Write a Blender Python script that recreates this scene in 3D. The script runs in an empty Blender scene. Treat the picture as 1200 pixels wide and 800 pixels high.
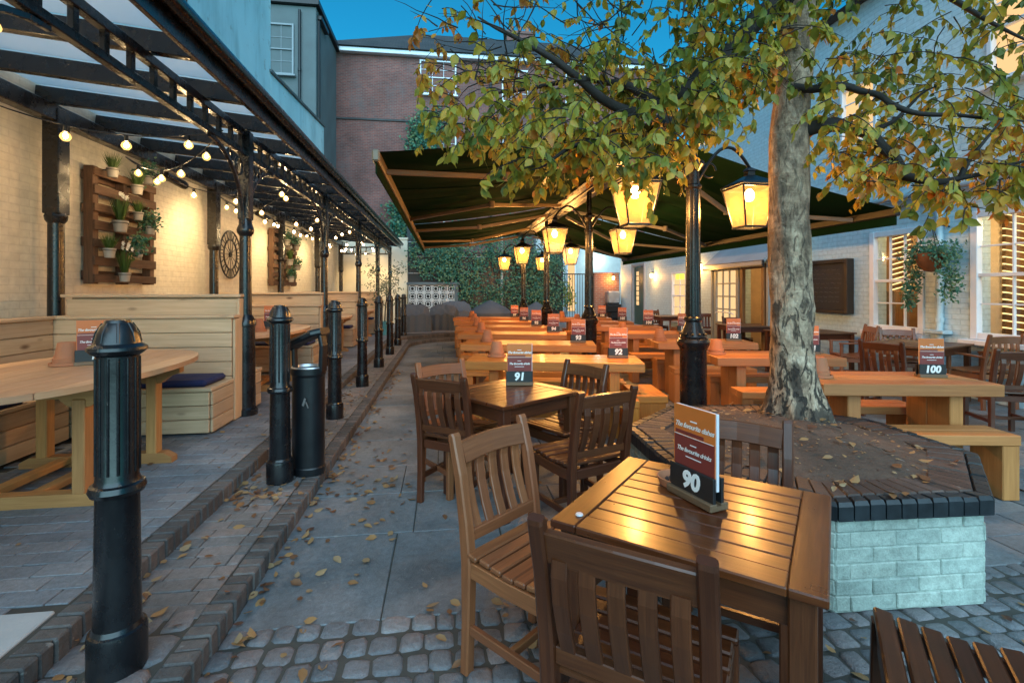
import bpy, math, random
from math import sin, cos, pi, radians, atan2, sqrt
from mathutils import Vector, Matrix, Euler, noise
random.seed(11)
S = bpy.context.scene
COL = S.collection
A = radians(7.73); sa, ca = sin(A), cos(A)
R = random.random
def U(a, b): return random.uniform(a, b)
# the street runs along +Y; the camera stands at the origin turned A to the right.
def W(L, D, z=0.0): return Vector((D*sa+L*ca, D*ca-L*sa, z))        # metres right of / ahead of the camera -> world
def rzf(l, d):                                                       # heading whose local +Y looks along (l, d)
    v = W(l, d); return atan2(v.y, v.x)-pi/2

# ------------------------------------------------------------------ mesh builder
class MB:
    def __init__(s): s.v=[]; s.f=[]; s.uv=[]; s.mi=[]; s.sm=[]; s.rn=[]; s.M=None
    def add(s, vs, fs, uvs, mi=0, sm=False, rn=None):
        o = len(s.v); M = s.M
        if M is not None: vs = [M @ Vector(v) for v in vs]
        s.v.extend(vs); r = R() if rn is None else rn
        for f, u in zip(fs, uvs):
            s.f.append([i+o for i in f]); s.uv.append(u); s.mi.append(mi); s.sm.append(sm); s.rn.append(r)
        return s
    def box(s, c, size, rot=None, b=.003, g=None, mi=0, world=False, rn=None, jit=0):
        hx, hy, hz = size[0]/2, size[1]/2, size[2]/2
        h = (hx, hy, hz); b = min(b, .45*min(h)*2)
        if g is None: g = max(range(3), key=lambda i: h[i])
        vs = []; idx = {}
        for sx in (-1,1):
            for sy in (-1,1):
                for sz in (-1,1):
                    j = (U(-jit,jit), U(-jit,jit), 0) if jit else (0,0,0)
                    for n in range(3):
                        p = [sx*(hx-(0 if n==0 else b)), sy*(hy-(0 if n==1 else b)), sz*(hz-(0 if n==2 else b))]
                        idx[(sx,sy,sz,n)] = len(vs); vs.append((p[0]+j[0],p[1]+j[1],p[2]))
        fs = []; ns = []
        def I(sg, n): return idx[(sg[0],sg[1],sg[2],n)]
        for n in range(3):
            a1, a2 = [i for i in range(3) if i != n]
            for sg in (-1,1):
                q = []
                for (p, r) in ((-1,-1),(1,-1),(1,1),(-1,1)):
                    t=[0,0,0]; t[n]=sg; t[a1]=p; t[a2]=r; q.append(I(t,n))
                fs.append(q); ns.append(n)
        if b > 0:
            for e in range(3):
                a1, a2 = [i for i in range(3) if i != e]
                for p in (-1,1):
                    for r in (-1,1):
                        t0=[0,0,0]; t0[a1]=p; t0[a2]=r; t1=list(t0); t0[e]=-1; t1[e]=1
                        fs.append([I(t0,a1),I(t1,a1),I(t1,a2),I(t0,a2)]); ns.append(a2)
            for sx in (-1,1):
                for sy in (-1,1):
                    for sz in (-1,1):
                        fs.append([I((sx,sy,sz),0),I((sx,sy,sz),1),I((sx,sy,sz),2)]); ns.append(2)
        ou, ov = (c[g], 0) if world else (R()*20, R()*20)
        uvs = []
        for k, f in enumerate(fs):
            a,b_,c_ = [Vector(vs[i]) for i in f[:3]]
            nn = (b_-a).cross(c_-a); m = sum((Vector(vs[i]) for i in f), Vector())/len(f)
            if nn.dot(m) < 0: f.reverse()
            n = ns[k]; oth = [i for i in range(3) if i != g]
            if n == g: ua, va = oth[0], oth[1]
            else: ua = g; va = [i for i in range(3) if i not in (g, n)][0]
            if world: uvs.append([(vs[i][ua]+c[ua], vs[i][va]+c[va]) for i in f])
            else: uvs.append([(vs[i][ua]+ou, vs[i][va]+ov) for i in f])
        Mx = Matrix.Translation(Vector(c))
        if rot is not None: Mx = Mx @ Euler(rot).to_matrix().to_4x4()
        return s.add([Mx @ Vector(v) for v in vs], fs, uvs, mi, False, rn)
    def sett(s, c, w, l, h, ch=.009, jit=.006, mi=0):
        hw,hl=w/2,l/2; q=.3; base=[]
        for (x,y) in ((-hw,-hl*(1-q)),(-hw*(1-q),-hl),(hw*(1-q),-hl),(hw,-hl*(1-q)),(hw,hl*(1-q)),(hw*(1-q),hl),(-hw*(1-q),hl),(-hw,hl*(1-q))):
            base.append((x+U(-jit,jit),y+U(-jit,jit)))
        tx,ty=U(-.04,.04),U(-.04,.04)
        r=lambda f,z:[(c[0]+x*f,c[1]+y*f,c[2]+z+(x*tx+y*ty)+U(-.001,.001)) for x,y in base]
        f1=1-2*ch/min(w,l); f2=f1-.22
        vs=r(1,-h)+r(1,-ch*1.1)+r(f1,-ch*.2)+r(f2,U(.0,.003))+[(c[0],c[1],c[2]+U(0,.004))]
        fs=[]
        for k in range(3):
            for i in range(8): fs.append([k*8+i,k*8+(i+1)%8,(k+1)*8+(i+1)%8,(k+1)*8+i])
        for i in range(8): fs.append([24+i,24+(i+1)%8,32])
        return s.add(vs,fs,[[(0,0)]*len(f) for f in fs],mi,True)
    def sweep(s, pts, w, h, side=(1,0,0), b=.003, mi=0, rn=None):
        """rectangular section (w along side, h across) along a polyline; w, h may be lists"""
        P = [Vector(p) for p in pts]; sd = Vector(side).normalized(); n = len(P)
        ws = w if isinstance(w,(list,tuple)) else [w]*n; hs = h if isinstance(h,(list,tuple)) else [h]*n
        vs=[]; us=[]; L=0; ou, ov = R()*20, R()*20
        for i in range(n):
            t = ((P[min(i+1,n-1)]-P[max(i-1,0)])).normalized()
            nn = t.cross(sd).normalized(); s2 = nn.cross(t).normalized()
            if i: L += (P[i]-P[i-1]).length
            hw, hh = ws[i]/2, hs[i]/2
            for (x,y) in ((-hw+b,-hh),(hw-b,-hh),(hw,-hh+b),(hw,hh-b),(hw-b,hh),(-hw+b,hh),(-hw,hh-b),(-hw,-hh+b)):
                vs.append(P[i]+s2*x+nn*y)
            us.append(L)
        vv=[0,ws[0],ws[0],ws[0]+hs[0],ws[0]+hs[0],2*ws[0]+hs[0],2*ws[0]+hs[0],2*ws[0]+2*hs[0],2*ws[0]+2*hs[0]]
        fs=[];uv=[]
        for i in range(n-1):
            for k in range(8):
                k2=(k+1)%8
                fs.append([i*8+k,i*8+k2,(i+1)*8+k2,(i+1)*8+k])
                uv.append([(us[i]+ou,vv[k]+ov),(us[i]+ou,vv[k+1]+ov),(us[i+1]+ou,vv[k+1]+ov),(us[i+1]+ou,vv[k]+ov)])
        fs.append(list(range(7,-1,-1))); uv.append([(ou+.01*k,ov) for k in range(8)])
        fs.append([(n-1)*8+k for k in range(8)]); uv.append([(ou+.01*k,ov) for k in range(8)])
        return s.add(vs,fs,uv,mi,False,rn)
    def tube(s, pts, r, seg=8, mi=0, sm=True, caps=True, rn=None, wob=0):
        P=[Vector(p) for p in pts]; n=len(P); rs=r if isinstance(r,(list,tuple)) else [r]*n
        t0=(P[1]-P[0]).normalized(); ref=Vector((0,0,1)) if abs(t0.z)<.9 else Vector((1,0,0))
        x=t0.cross(ref).normalized(); vs=[];us=[];L=0
        for i in range(n):
            t=(P[min(i+1,n-1)]-P[max(i-1,0)]).normalized()
            x=(x-t*x.dot(t)).normalized(); y=t.cross(x)
            if i: L+=(P[i]-P[i-1]).length
            us.append(L)
            for k in range(seg):
                a=2*pi*k/seg; rr=rs[i]
                if wob: rr*=1+wob*noise.noise(P[i]*3+Vector((cos(a)*1.3,sin(a)*1.3,0)))
                vs.append(P[i]+x*cos(a)*rr+y*sin(a)*rr)
        fs=[];uv=[];c=2*pi*max(rs)
        for i in range(n-1):
            for k in range(seg):
                k2=(k+1)%seg
                fs.append([i*seg+k,i*seg+k2,(i+1)*seg+k2,(i+1)*seg+k])
                uv.append([(us[i],c*k/seg),(us[i],c*(k+1)/seg),(us[i+1],c*(k+1)/seg),(us[i+1],c*k/seg)])
        s.add(vs,fs,uv,mi,sm,rn)
        if caps:
            s.add(vs[:seg],[list(range(seg-1,-1,-1))],[[(0,0)]*seg],mi,False,rn)
            s.add(vs[-seg:],[list(range(seg))],[[(0,0)]*seg],mi,False,rn)
        return s
    def lathe(s, prof, c=(0,0,0), seg=20, mi=0, sm=True, rn=None, axis=None, square=False):
        rn = R() if rn is None else rn
        M = Matrix.Translation(Vector(c))
        if axis is not None: M = M @ Vector((0,0,1)).rotation_difference(Vector(axis)).to_matrix().to_4x4()
        runs=[[prof[0]]]
        for i in range(1,len(prof)):
            runs[-1].append(prof[i])
            if i < len(prof)-1:
                d1=Vector(prof[i])-Vector(prof[i-1]); d2=Vector(prof[i+1])-Vector(prof[i])
                if d1.length>1e-6 and d2.length>1e-6 and d1.angle(d2)>radians(27): runs.append([prof[i]])
        ph = pi/seg if square else 0
        for run in runs:
            vs=[];fs=[];uv=[]
            for (r,z) in run:
                for k in range(seg):
                    a=2*pi*k/seg+ph; vs.append(M@Vector((r*cos(a),r*sin(a),z)))
            for i in range(len(run)-1):
                for k in range(seg):
                    k2=(k+1)%seg
                    fs.append([i*seg+k,i*seg+k2,(i+1)*seg+k2,(i+1)*seg+k])
                    z0,z1=run[i][1],run[i+1][1]; rr=max(run[i][0],run[i+1][0])
                    uv.append([(z0,6.28*rr*k/seg),(z0,6.28*rr*(k+1)/seg),(z1,6.28*rr*(k+1)/seg),(z1,6.28*rr*k/seg)])
            s.add(vs,fs,uv,mi,sm and not square,rn)
        return s
    def prism(s, poly, z0, z1, M=None, mi=0, rn=None, ou=None):
        n=len(poly); vs=[(x,y,z0) for x,y in poly]+[(x,y,z1) for x,y in poly]
        ar=sum(poly[i][0]*poly[(i+1)%n][1]-poly[(i+1)%n][0]*poly[i][1] for i in range(n))
        fs=[list(range(n-1,-1,-1)),list(range(n,2*n))]
        o=(R()*20,R()*20) if ou is None else ou
        uv=[[(poly[i][0]+o[0],poly[i][1]+o[1]) for i in range(n-1,-1,-1)],[(p[0]+o[0],p[1]+o[1]) for p in poly]]
        L=0
        for i in range(n):
            j=(i+1)%n; d=(Vector(poly[j])-Vector(poly[i])).length
            fs.append([i,j,j+n,i+n]); uv.append([(L,z0),(L+d,z0),(L+d,z1),(L,z1)]); L+=d
        if ar<0: fs=[f[::-1] for f in fs]; uv=[u[::-1] for u in uv]
        if M is not None: vs=[M@Vector(v) for v in vs]
        return s.add(vs,fs,uv,mi,False,rn)
    def leaf(s, p, d, up, L, w, fold=.3, rn=None, mi=0):
        """one folded leaf: base p, along d, face normal near up"""
        d=Vector(d).normalized(); sd=d.cross(Vector(up))
        if sd.length<1e-4: sd=d.cross(Vector((1,0,.3)))
        sd.normalize(); n=sd.cross(d).normalized(); p=Vector(p)
        c1=p+d*L*.35+n*(-fold*w*.3); c2=p+d*L*.72+n*(-fold*w*.45)
        vs=[p, p+d*L*.25+sd*w*.42, p+d*L*.6+sd*w*.44-n*fold*w*.1, p+d*L-n*fold*w*.9, p+d*L*.6-sd*w*.44-n*fold*w*.1, p+d*L*.25-sd*w*.42, c1, c2]
        fs=[[0,1,6],[1,2,7,6],[2,3,7],[3,4,7],[4,5,6,7],[5,0,6]]
        uv=[[(0,0)]*len(f) for f in fs]
        return s.add(vs,fs,uv,mi,True,rn)
    def tuft(s, p, d, up, L, w, rn=None, mi=0):
        d=Vector(d).normalized(); sd=d.cross(Vector(up))
        if sd.length<1e-4: sd=d.cross(Vector((1,0,.3)))
        sd.normalize(); n=sd.cross(d); p=Vector(p)
        vs=[p,p+d*L*.5+sd*w*.5-n*w*.12,p+d*L,p+d*L*.5-sd*w*.5-n*w*.12]
        return s.add(vs,[[0,1,2],[0,2,3]],[[(0,0)]*3]*2,mi,False,rn)

def obj(name, mb, mats, parent=None, loc=None, rz=0):
    if isinstance(mb, MB):
        me = bpy.data.meshes.new(name)
        me.from_pydata([tuple(v) for v in mb.v], [], mb.f)
        uvl = me.uv_layers.new(name='UVMap'); fl=[]
        for u in mb.uv:
            for a in u: fl.extend(a)
        uvl.data.foreach_set('uv', fl)
        me.polygons.foreach_set('material_index', mb.mi); me.polygons.foreach_set('use_smooth', mb.sm)
        at = me.attributes.new('rnd','FLOAT','FACE'); at.data.foreach_set('value', mb.rn)
        me.update()
    else: me = mb
    for m in (mats if isinstance(mats,(list,tuple)) else [mats]): me.materials.append(m)
    o = bpy.data.objects.new(name, me); COL.objects.link(o)
    if parent is not None: o.parent = parent
    if loc is not None: o.location = loc
    o.rotation_euler.z = rz
    return o
def tag(o, label=None, cat=None, group=None, kind=None):
    if label: o['label']=label
    if cat: o['category']=cat
    if group: o['group']=group
    if kind: o['kind']=kind
    return o
def thing(name, label, cat, loc=(0,0,0), rz=0, group=None):
    o = bpy.data.objects.new(name, None); COL.objects.link(o)
    o.empty_display_size=.1; o.location=loc; o.rotation_euler.z=rz
    return tag(o,label,cat,group)
def kids(o): return [c for c in KID.get(o.name,[])]
KID = {}
def dup(o, loc=None, rz=None, label=None, group=None, par=None):
    c = o.copy(); COL.objects.link(c)
    if par is not None: c.parent = par
    if loc is not None: c.location = loc
    if rz is not None: c.rotation_euler.z = rz
    if label: c['label']=label
    if group: c['group']=group
    for ch in list(o.children): dup(ch, par=c)
    return c
def struct(name, mb, m, label=None):
    o = obj(name, mb, m); o['kind']='structure'
    return o
def textmesh(txt, size, shear=0, off=0, ext=.0006, space=1.0):
    cu = bpy.data.curves.new('lettering','FONT'); cu.body=txt; cu.size=size; cu.shear=shear; cu.offset=off; cu.extrude=ext
    cu.align_x='CENTER'; cu.align_y='CENTER'; cu.resolution_u=3; cu.space_character=space
    o = bpy.data.objects.new('lettering', cu); COL.objects.link(o)
    bpy.context.view_layer.update()
    me = bpy.data.meshes.new_from_object(o)
    bpy.data.objects.remove(o); bpy.data.curves.remove(cu)
    me.materials.clear()
    return me

# ------------------------------------------------------------------ materials
class NT:
    def __init__(s, name):
        s.m=bpy.data.materials.new(name); s.m.use_nodes=True; s.t=s.m.node_tree; s.t.nodes.clear()
        s.out=s.n('ShaderNodeOutputMaterial'); s.b=s.n('ShaderNodeBsdfPrincipled'); s.l(s.b.outputs[0], s.out.inputs[0])
    def n(s, t, **kw):
        x=s.t.nodes.new(t)
        for k,v in kw.items(): setattr(x,k,v)
        return x
    def l(s,a,b): s.t.links.new(a,b)
    def set(s, node, **kw):
        for k,v in kw.items():
            i=node.inputs[k.replace('_',' ')] if k.replace('_',' ') in node.inputs else node.inputs[k]
            if hasattr(v,'is_output'): s.l(v,i)
            else: i.default_value=v
        return node
    def uv(s, scale=(1,1,1)):
        t=s.n('ShaderNodeTexCoord'); m=s.n('ShaderNodeMapping'); m.inputs['Scale'].default_value=scale
        s.l(t.outputs['UV'],m.inputs['Vector']); return m.outputs[0]
    def ob(s, scale=(1,1,1)):
        t=s.n('ShaderNodeTexCoord'); m=s.n('ShaderNodeMapping'); m.inputs['Scale'].default_value=scale
        s.l(t.outputs['Object'],m.inputs['Vector']); return m.outputs[0]
    def noise(s, vec, scale, detail=4, rough=.55, dist=0):
        x=s.n('ShaderNodeTexNoise'); s.l(vec,x.inputs['Vector'])
        x.inputs['Scale'].default_value=scale; x.inputs['Detail'].default_value=detail
        x.inputs['Roughness'].default_value=rough; x.inputs['Distortion'].default_value=dist
        return x.outputs['Fac']
    def ramp(s, fac, stops):
        x=s.n('ShaderNodeValToRGB'); s.l(fac,x.inputs['Fac']); e=x.color_ramp.elements
        while len(e)<len(stops): e.new(.5)
        for i,(p,c) in enumerate(stops):
            e[i].position=p; e[i].color=(*c,1) if len(c)==3 else c
        return x.outputs['Color']
    def mr(s, fac, a,b,c,d):
        x=s.n('ShaderNodeMapRange'); s.l(fac,x.inputs['Value'])
        for k,v in zip(('From Min','From Max','To Min','To Max'),(a,b,c,d)): x.inputs[k].default_value=v
        return x.outputs['Result']
    def mix(s, fac, a, b, mode='MIX'):
        x=s.n('ShaderNodeMix',data_type='RGBA',blend_type=mode)
        for i,v in ((0,fac),(6,a),(7,b)):
            if hasattr(v,'is_output'): s.l(v,x.inputs[i])
            else: x.inputs[i].default_value=v if i==0 else (*v,1)
        return x.outputs[2]
    def math(s, op, a, b=0):
        x=s.n('ShaderNodeMath',operation=op)
        for i,v in ((0,a),(1,b)):
            if hasattr(v,'is_output'): s.l(v,x.inputs[i])
            else: x.inputs[i].default_value=v
        return x.outputs[0]
    def hsv(s, col, v, h=.5, sat=1):
        x=s.n('ShaderNodeHueSaturation'); s.l(col,x.inputs['Color'])
        for k,q in (('Value',v),('Hue',h),('Saturation',sat)):
            if hasattr(q,'is_output'): s.l(q,x.inputs[k])
            else: x.inputs[k].default_value=q
        return x.outputs[0]
    def rnd(s):
        x=s.n('ShaderNodeAttribute'); x.attribute_name='rnd'; return x.outputs['Fac']
    def orand(s): return s.n('ShaderNodeObjectInfo').outputs['Random']
    def bump(s, h, st=.3, d=.01, prev=None):
        x=s.n('ShaderNodeBump'); x.inputs['Strength'].default_value=st; x.inputs['Distance'].default_value=d
        s.l(h,x.inputs['Height'])
        if prev is not None: s.l(prev,x.inputs['Normal'])
        return x.outputs[0]
    def fin(s, col=None, rough=.5, normal=None, metal=0, coat=0, spec=.5):
        b=s.b
        if col is not None:
            if hasattr(col,'is_output'): s.l(col,b.inputs['Base Color'])
            else: b.inputs['Base Color'].default_value=(*col,1)
        if hasattr(rough,'is_output'): s.l(rough,b.inputs['Roughness'])
        else: b.inputs['Roughness'].default_value=rough
        if normal is not None: s.l(normal,b.inputs['Normal'])
        b.inputs['Metallic'].default_value=metal; b.inputs['Coat Weight'].default_value=coat
        b.inputs['Coat Roughness'].default_value=.15; b.inputs['Specular IOR Level'].default_value=spec
        return s.m

def wood(name, c1, c2, rough=.4, knots=False, coat=0, bump=.15, var=.25, k=1.0):
    t=NT(name)
    g=t.noise(t.uv((1.4*k,26*k,1)),2.2,6,.6,.5)
    f=t.noise(t.uv((5*k,190*k,1)),1.5,3,.6,0)
    h=t.math('ADD',t.math('MULTIPLY',g,.7),t.math('MULTIPLY',f,.3))
    col=t.ramp(h,[(.3,c1),(.7,c2)])
    low=t.noise(t.uv((.8,3,1)),1.1,3)
    v=t.math('ADD',t.mr(t.rnd(),0,1,1-var,1+var),t.math('ADD',t.mr(t.orand(),0,1,-.12,.12),t.mr(low,.3,.7,-.15,.15)))
    if knots:
        vo=t.n('ShaderNodeTexVoronoi'); t.l(t.uv((2.6,6.4,1)),vo.inputs['Vector']); vo.inputs['Scale'].default_value=1.0
        kn=t.ramp(vo.outputs['Distance'],[(.05,(.9,.9,.9)),(.10,(.55,.55,.55)),(.17,(0,0,0))])
        col=t.mix(kn,col,(c1[0]*.28,c1[1]*.2,c1[2]*.16))
    col=t.hsv(col,v,t.mr(t.rnd(),0,1,.496,.504))
    spots=t.noise(t.ob((1,1,1)),9,4)
    ro=t.mr(spots,.3,.7,rough*.9,min(1,rough*1.15))
    return t.fin(col,ro,t.bump(h,bump,.004),coat=coat)

def plain(name, c, rough=.5, metal=0, var=.12, scale=6, bump=0, coat=0, bscale=40, spec=.5):
    t=NT(name)
    n=t.noise(t.ob(),scale,5); v=t.math('ADD',t.mr(n,.3,.7,1-var,1+var),t.mr(t.rnd(),0,1,-var*.6,var*.6))
    x=t.n('ShaderNodeRGB'); x.outputs[0].default_value=(*c,1)
    col=t.hsv(x.outputs[0],v)
    nm=t.bump(t.noise(t.ob(),bscale,4),bump,.01) if bump else None
    return t.fin(col,t.mr(n,.3,.7,rough*.85,min(1,rough*1.2)),nm,metal,coat,spec)

def brick(name, c1, c2, mo, bw=.225, rh=.075, ms=.008, rough=.8, bump=.6, stain=.25, stainc=None, offset=.5, sq=1):
    t=NT(name)
    b=t.n('ShaderNodeTexBrick'); uvv=t.uv()
    wob=t.n('ShaderNodeTexNoise'); t.l(uvv,wob.inputs['Vector']); wob.inputs['Scale'].default_value=9
    ad=t.n('ShaderNodeVectorMath',operation='MULTIPLY_ADD'); t.l(wob.outputs['Color'],ad.inputs[0]); ad.inputs[1].default_value=(.012,.008,0); t.l(uvv,ad.inputs[2])
    t.l(ad.outputs[0],b.inputs['Vector'])
    for k,v in (('Scale',1),('Mortar Size',ms),('Brick Width',bw),('Row Height',rh),('Mortar Smooth',.25),('Bias',0)): b.inputs[k].default_value=v
    b.offset=offset
    b.inputs['Color1'].default_value=(*c1,1); b.inputs['Color2'].default_value=(*c2,1); b.inputs['Mortar'].default_value=(*mo,1)
    n1=t.noise(t.ob(),.7,5,.6); n2=t.noise(t.ob(),14,4)
    v=t.math('ADD',t.mr(n1,.3,.7,1-stain,1+stain*.5),t.mr(n2,.3,.7,-.1,.1))
    col=t.hsv(b.outputs['Color'],v)
    if stainc is not None:
        st=t.ramp(t.noise(t.ob((1,1,.35)),1.6,6,.65),[(.52,(0,0,0)),(.72,(.6,.6,.6))])
        col=t.mix(st,col,stainc)
    hgt=t.math('ADD',t.math('MULTIPLY',b.outputs['Fac'],-1),t.math('MULTIPLY',n2,.6))
    return t.fin(col,rough,t.bump(hgt,bump,.012))

def glow(name, c, st, tr=0):
    m=bpy.data.materials.new(name); m.use_nodes=True; nt=m.node_tree; nt.nodes.clear()
    o=nt.nodes.new('ShaderNodeOutputMaterial'); e=nt.nodes.new('ShaderNodeEmission')
    e.inputs[0].default_value=(*c,1); e.inputs[1].default_value=st
    if tr:
        x=nt.nodes.new('ShaderNodeBsdfTransparent'); mx=nt.nodes.new('ShaderNodeMixShader'); mx.inputs[0].default_value=1-tr
        nt.links.new(x.outputs[0],mx.inputs[1]); nt.links.new(e.outputs[0],mx.inputs[2]); nt.links.new(mx.outputs[0],o.inputs[0])
    else: nt.links.new(e.outputs[0],o.inputs[0])
    return m
def leafmat(name, stops, trans=.45, rough=.45, spec=.4):
    t=NT(name)
    n=t.noise(t.ob(),22,3); f=t.math('ADD',t.rnd(),t.mr(n,.3,.7,-.1,.1))
    col=t.ramp(f,stops)
    t.fin(col,rough,spec=spec)
    tr=t.n('ShaderNodeBsdfTranslucent'); t.l(col,tr.inputs[0])
    mx=t.n('ShaderNodeMixShader'); mx.inputs[0].default_value=trans
    t.l(t.b.outputs[0],mx.inputs[1]); t.l(tr.outputs[0],mx.inputs[2]); t.l(mx.outputs[0],t.out.inputs[0])
    return t.m
def stone(name, stops, rough=.6, bump=.5, bs=35, wet=.15, moss=None):
    t=NT(name)
    n=t.noise(t.ob(),3.2,6,.6); n2=t.noise(t.ob(),bs,5,.65); n3=t.noise(t.ob(),bs*4.5,3,.6)
    f=t.math('ADD',t.math('MULTIPLY',t.rnd(),.75),t.mr(n,.3,.7,-.05,.3))
    col=t.ramp(f,stops); col=t.hsv(col,t.math('MULTIPLY',t.mr(n2,.3,.7,.78,1.2),t.mr(n3,.3,.7,.86,1.12)))
    big=t.noise(t.ob(),.9,6,.62,.4); col=t.hsv(col,t.mr(big,.36,.64,.62,1.22))
    sp=t.ramp(t.noise(t.ob(),21,2,.5),[(.70,(0,0,0)),(.735,(.45,.45,.45))]); col=t.mix(sp,col,(.30,.29,.27))
    if moss: col=t.mix(t.ramp(t.noise(t.ob(),4.5,7,.7),[(.56,(0,0,0)),(.7,(.55,.55,.55))]),col,moss)
    return t.fin(col,t.mr(n,.35,.7,rough-wet,rough+wet),t.bump(t.math('ADD',n2,t.math('MULTIPLY',n3,.5)),bump,.011))
def glassmat(name, tint=(.9,.95,1), alpha=.15):
    m=bpy.data.materials.new(name); m.use_nodes=True; nt=m.node_tree; nt.nodes.clear()
    o=nt.nodes.new('ShaderNodeOutputMaterial'); x=nt.nodes.new('ShaderNodeBsdfTransparent'); g=nt.nodes.new('ShaderNodeBsdfGlossy')
    x.inputs[0].default_value=(*tint,1); g.inputs['Roughness'].default_value=.03
    fr=nt.nodes.new('ShaderNodeFresnel'); ge=nt.nodes.new('ShaderNodeNewGeometry'); mr=nt.nodes.new('ShaderNodeMapRange'); mr.inputs['To Min'].default_value=1.5; mr.inputs['To Max'].default_value=.6667; nt.links.new(ge.outputs['Backfacing'],mr.inputs['Value']); nt.links.new(mr.outputs[0],fr.inputs[0])
    mx=nt.nodes.new('ShaderNodeMixShader'); nt.links.new(fr.outputs[0],mx.inputs[0])
    nt.links.new(x.outputs[0],mx.inputs[1]); nt.links.new(g.outputs[0],mx.inputs[2]); nt.links.new(mx.outputs[0],o.inputs[0])
    return m

M={}
M['teak']=wood('dark_teak',(.045,.0115,.0045),(.115,.033,.0115),.36,coat=.12,bump=.2,var=.16)
M['teak2']=wood('weathered_teak',(.17,.056,.021),(.31,.112,.044),.4,coat=.1,bump=.2,var=.14)
M['tabletop']=wood('varnished_tabletop',(.055,.0125,.0035),(.145,.040,.0115),.30,coat=.2,bump=.16,var=.2)
M['walltable']=wood('wall_table_wood',(.06,.024,.012),(.15,.065,.032),.4,bump=.2)
M['sleeper']=wood('chunky_oak',(.36,.108,.016),(.58,.208,.034),.42,coat=.1,bump=.15,var=.14,k=.7)
M['sleeper2']=wood('chunky_pine',(.37,.135,.036),(.55,.232,.072),.5,bump=.15,var=.14,k=.7)
M['pine']=wood('booth_pine',(.42,.265,.15),(.60,.42,.262),.55,knots=True,bump=.12,var=.12,k=.6)
M['oval']=wood('pale_table_wood',(.44,.235,.125),(.62,.37,.21),.42,bump=.1,var=.1,k=.8)
M['ovalleg']=wood('orange_table_leg',(.36,.15,.045),(.52,.25,.085),.5,bump=.1,var=.15)
M['pallet']=wood('pallet_wood',(.05,.026,.014),(.17,.085,.045),.7,bump=.3,var=.4)
def blackpaint():
    t=NT('chipped_black_paint')
    n=t.noise(t.ob(),7,6,.65); c=t.noise(t.ob(),19,7,.7); d=t.noise(t.ob((1,1,.3)),5,5,.6); f=t.noise(t.ob(),55,3)
    col=t.ramp(n,[(.3,(.0045,.0045,.006)),(.7,(.010,.010,.012))])
    col=t.mix(t.ramp(d,[(.55,(0,0,0)),(.75,(.35,.35,.35))]),col,(.035,.032,.028))
    chip=t.ramp(c,[(.665,(0,0,0)),(.685,(.85,.85,.85))]); col=t.mix(chip,col,(.085,.055,.038))
    ro=t.math('ADD',t.mr(n,.3,.7,.18,.36),t.math('MULTIPLY',chip,.35))
    h=t.math('ADD',t.math('MULTIPLY',f,.25),t.math('ADD',t.math('MULTIPLY',n,.5),t.math('MULTIPLY',chip,-.25)))
    return t.fin(col,ro,t.bump(h,.12,.012),spec=.55)
M['black']=blackpaint()
M['iron']=plain('black_iron_paint',(.009,.0095,.011),.38,var=.3,scale=8,bump=.05,bscale=50)
M['plastic']=plain('black_plastic',(.006,.007,.009),.34,var=.2)
M['terracotta']=plain('terracotta',(.40,.15,.07),.75,var=.15,bump=.1,bscale=90)
M['navy']=plain('navy_cushion_cloth',(.012,.018,.075),.8,var=.15,bump=.2,bscale=220)
M['cardo']=plain('orange_card',(.62,.16,.03),.35,var=.05)
M['cardm']=plain('maroon_card',(.20,.032,.026),.35,var=.05)
M['plate']=plain('black_number_plate',(.014,.014,.015),.4,var=.1)
M['letter']=plain('white_lettering',(.85,.83,.8),.5,var=.02)
M['mdf']=wood('holder_wood',(.10,.055,.03),(.22,.13,.07),.5)
M['acrylic']=plain('pale_card_edge',(.62,.62,.66),.3,var=.03)
M['canvas']=plain('dark_green_canvas',(.0045,.023,.012),.95,var=.25,scale=2.2,bump=.25,bscale=6,spec=.03)
M['awnmetal']=plain('cream_awning_metal',(.20,.15,.10),.4,var=.1)
M['coir']=plain('coir_basket',(.20,.085,.04),.9,var=.3,bump=.4,bscale=60)
M['awnwhite']=plain('white_awning_metal',(.22,.23,.25),.4,var=.1)
M['paint']=plain('white_gloss_woodwork',(.80,.84,.90),.35,var=.05,bump=.04)
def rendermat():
    t=NT('stained_teal_cast_render')
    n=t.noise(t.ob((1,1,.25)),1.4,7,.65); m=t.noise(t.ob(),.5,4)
    col=t.ramp(n,[(.36,(.33,.56,.60)),(.5,(.46,.72,.77)),(.7,(.50,.76,.80))]); col=t.hsv(col,t.mr(m,.3,.7,.85,1.08))  # teal cast of the dusk light put into the pale render colour
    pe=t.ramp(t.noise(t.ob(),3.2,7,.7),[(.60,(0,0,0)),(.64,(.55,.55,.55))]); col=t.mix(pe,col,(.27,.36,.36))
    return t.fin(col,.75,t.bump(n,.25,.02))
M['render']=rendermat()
M['lower']=plain('grey_render',(.11,.135,.14),.8,var=.2,scale=1.3)
M['creambrick']=brick('cream_painted_brick',(.74,.68,.55),(.70,.64,.51),(.66,.60,.48),ms=.007,rough=.6,bump=.4,stain=.14,stainc=(.6,.52,.38))
M['endwall']=plain('cream_render',(.72,.65,.50),.7,var=.08,scale=1.5,bump=.1)
M['pubbrick']=brick('teal_cast_painted_brick',(.62,.80,.88),(.58,.76,.84),(.50,.68,.76),ms=.008,rough=.55,bump=.6,stain=.08)  # pale paint, with the teal of the ambient light put into its colour
M['redbrick']=brick('weathered_red_brick',(.17,.06,.05),(.27,.085,.065),(.20,.15,.14),ms=.010,stain=.35,stainc=(.14,.12,.12))
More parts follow.
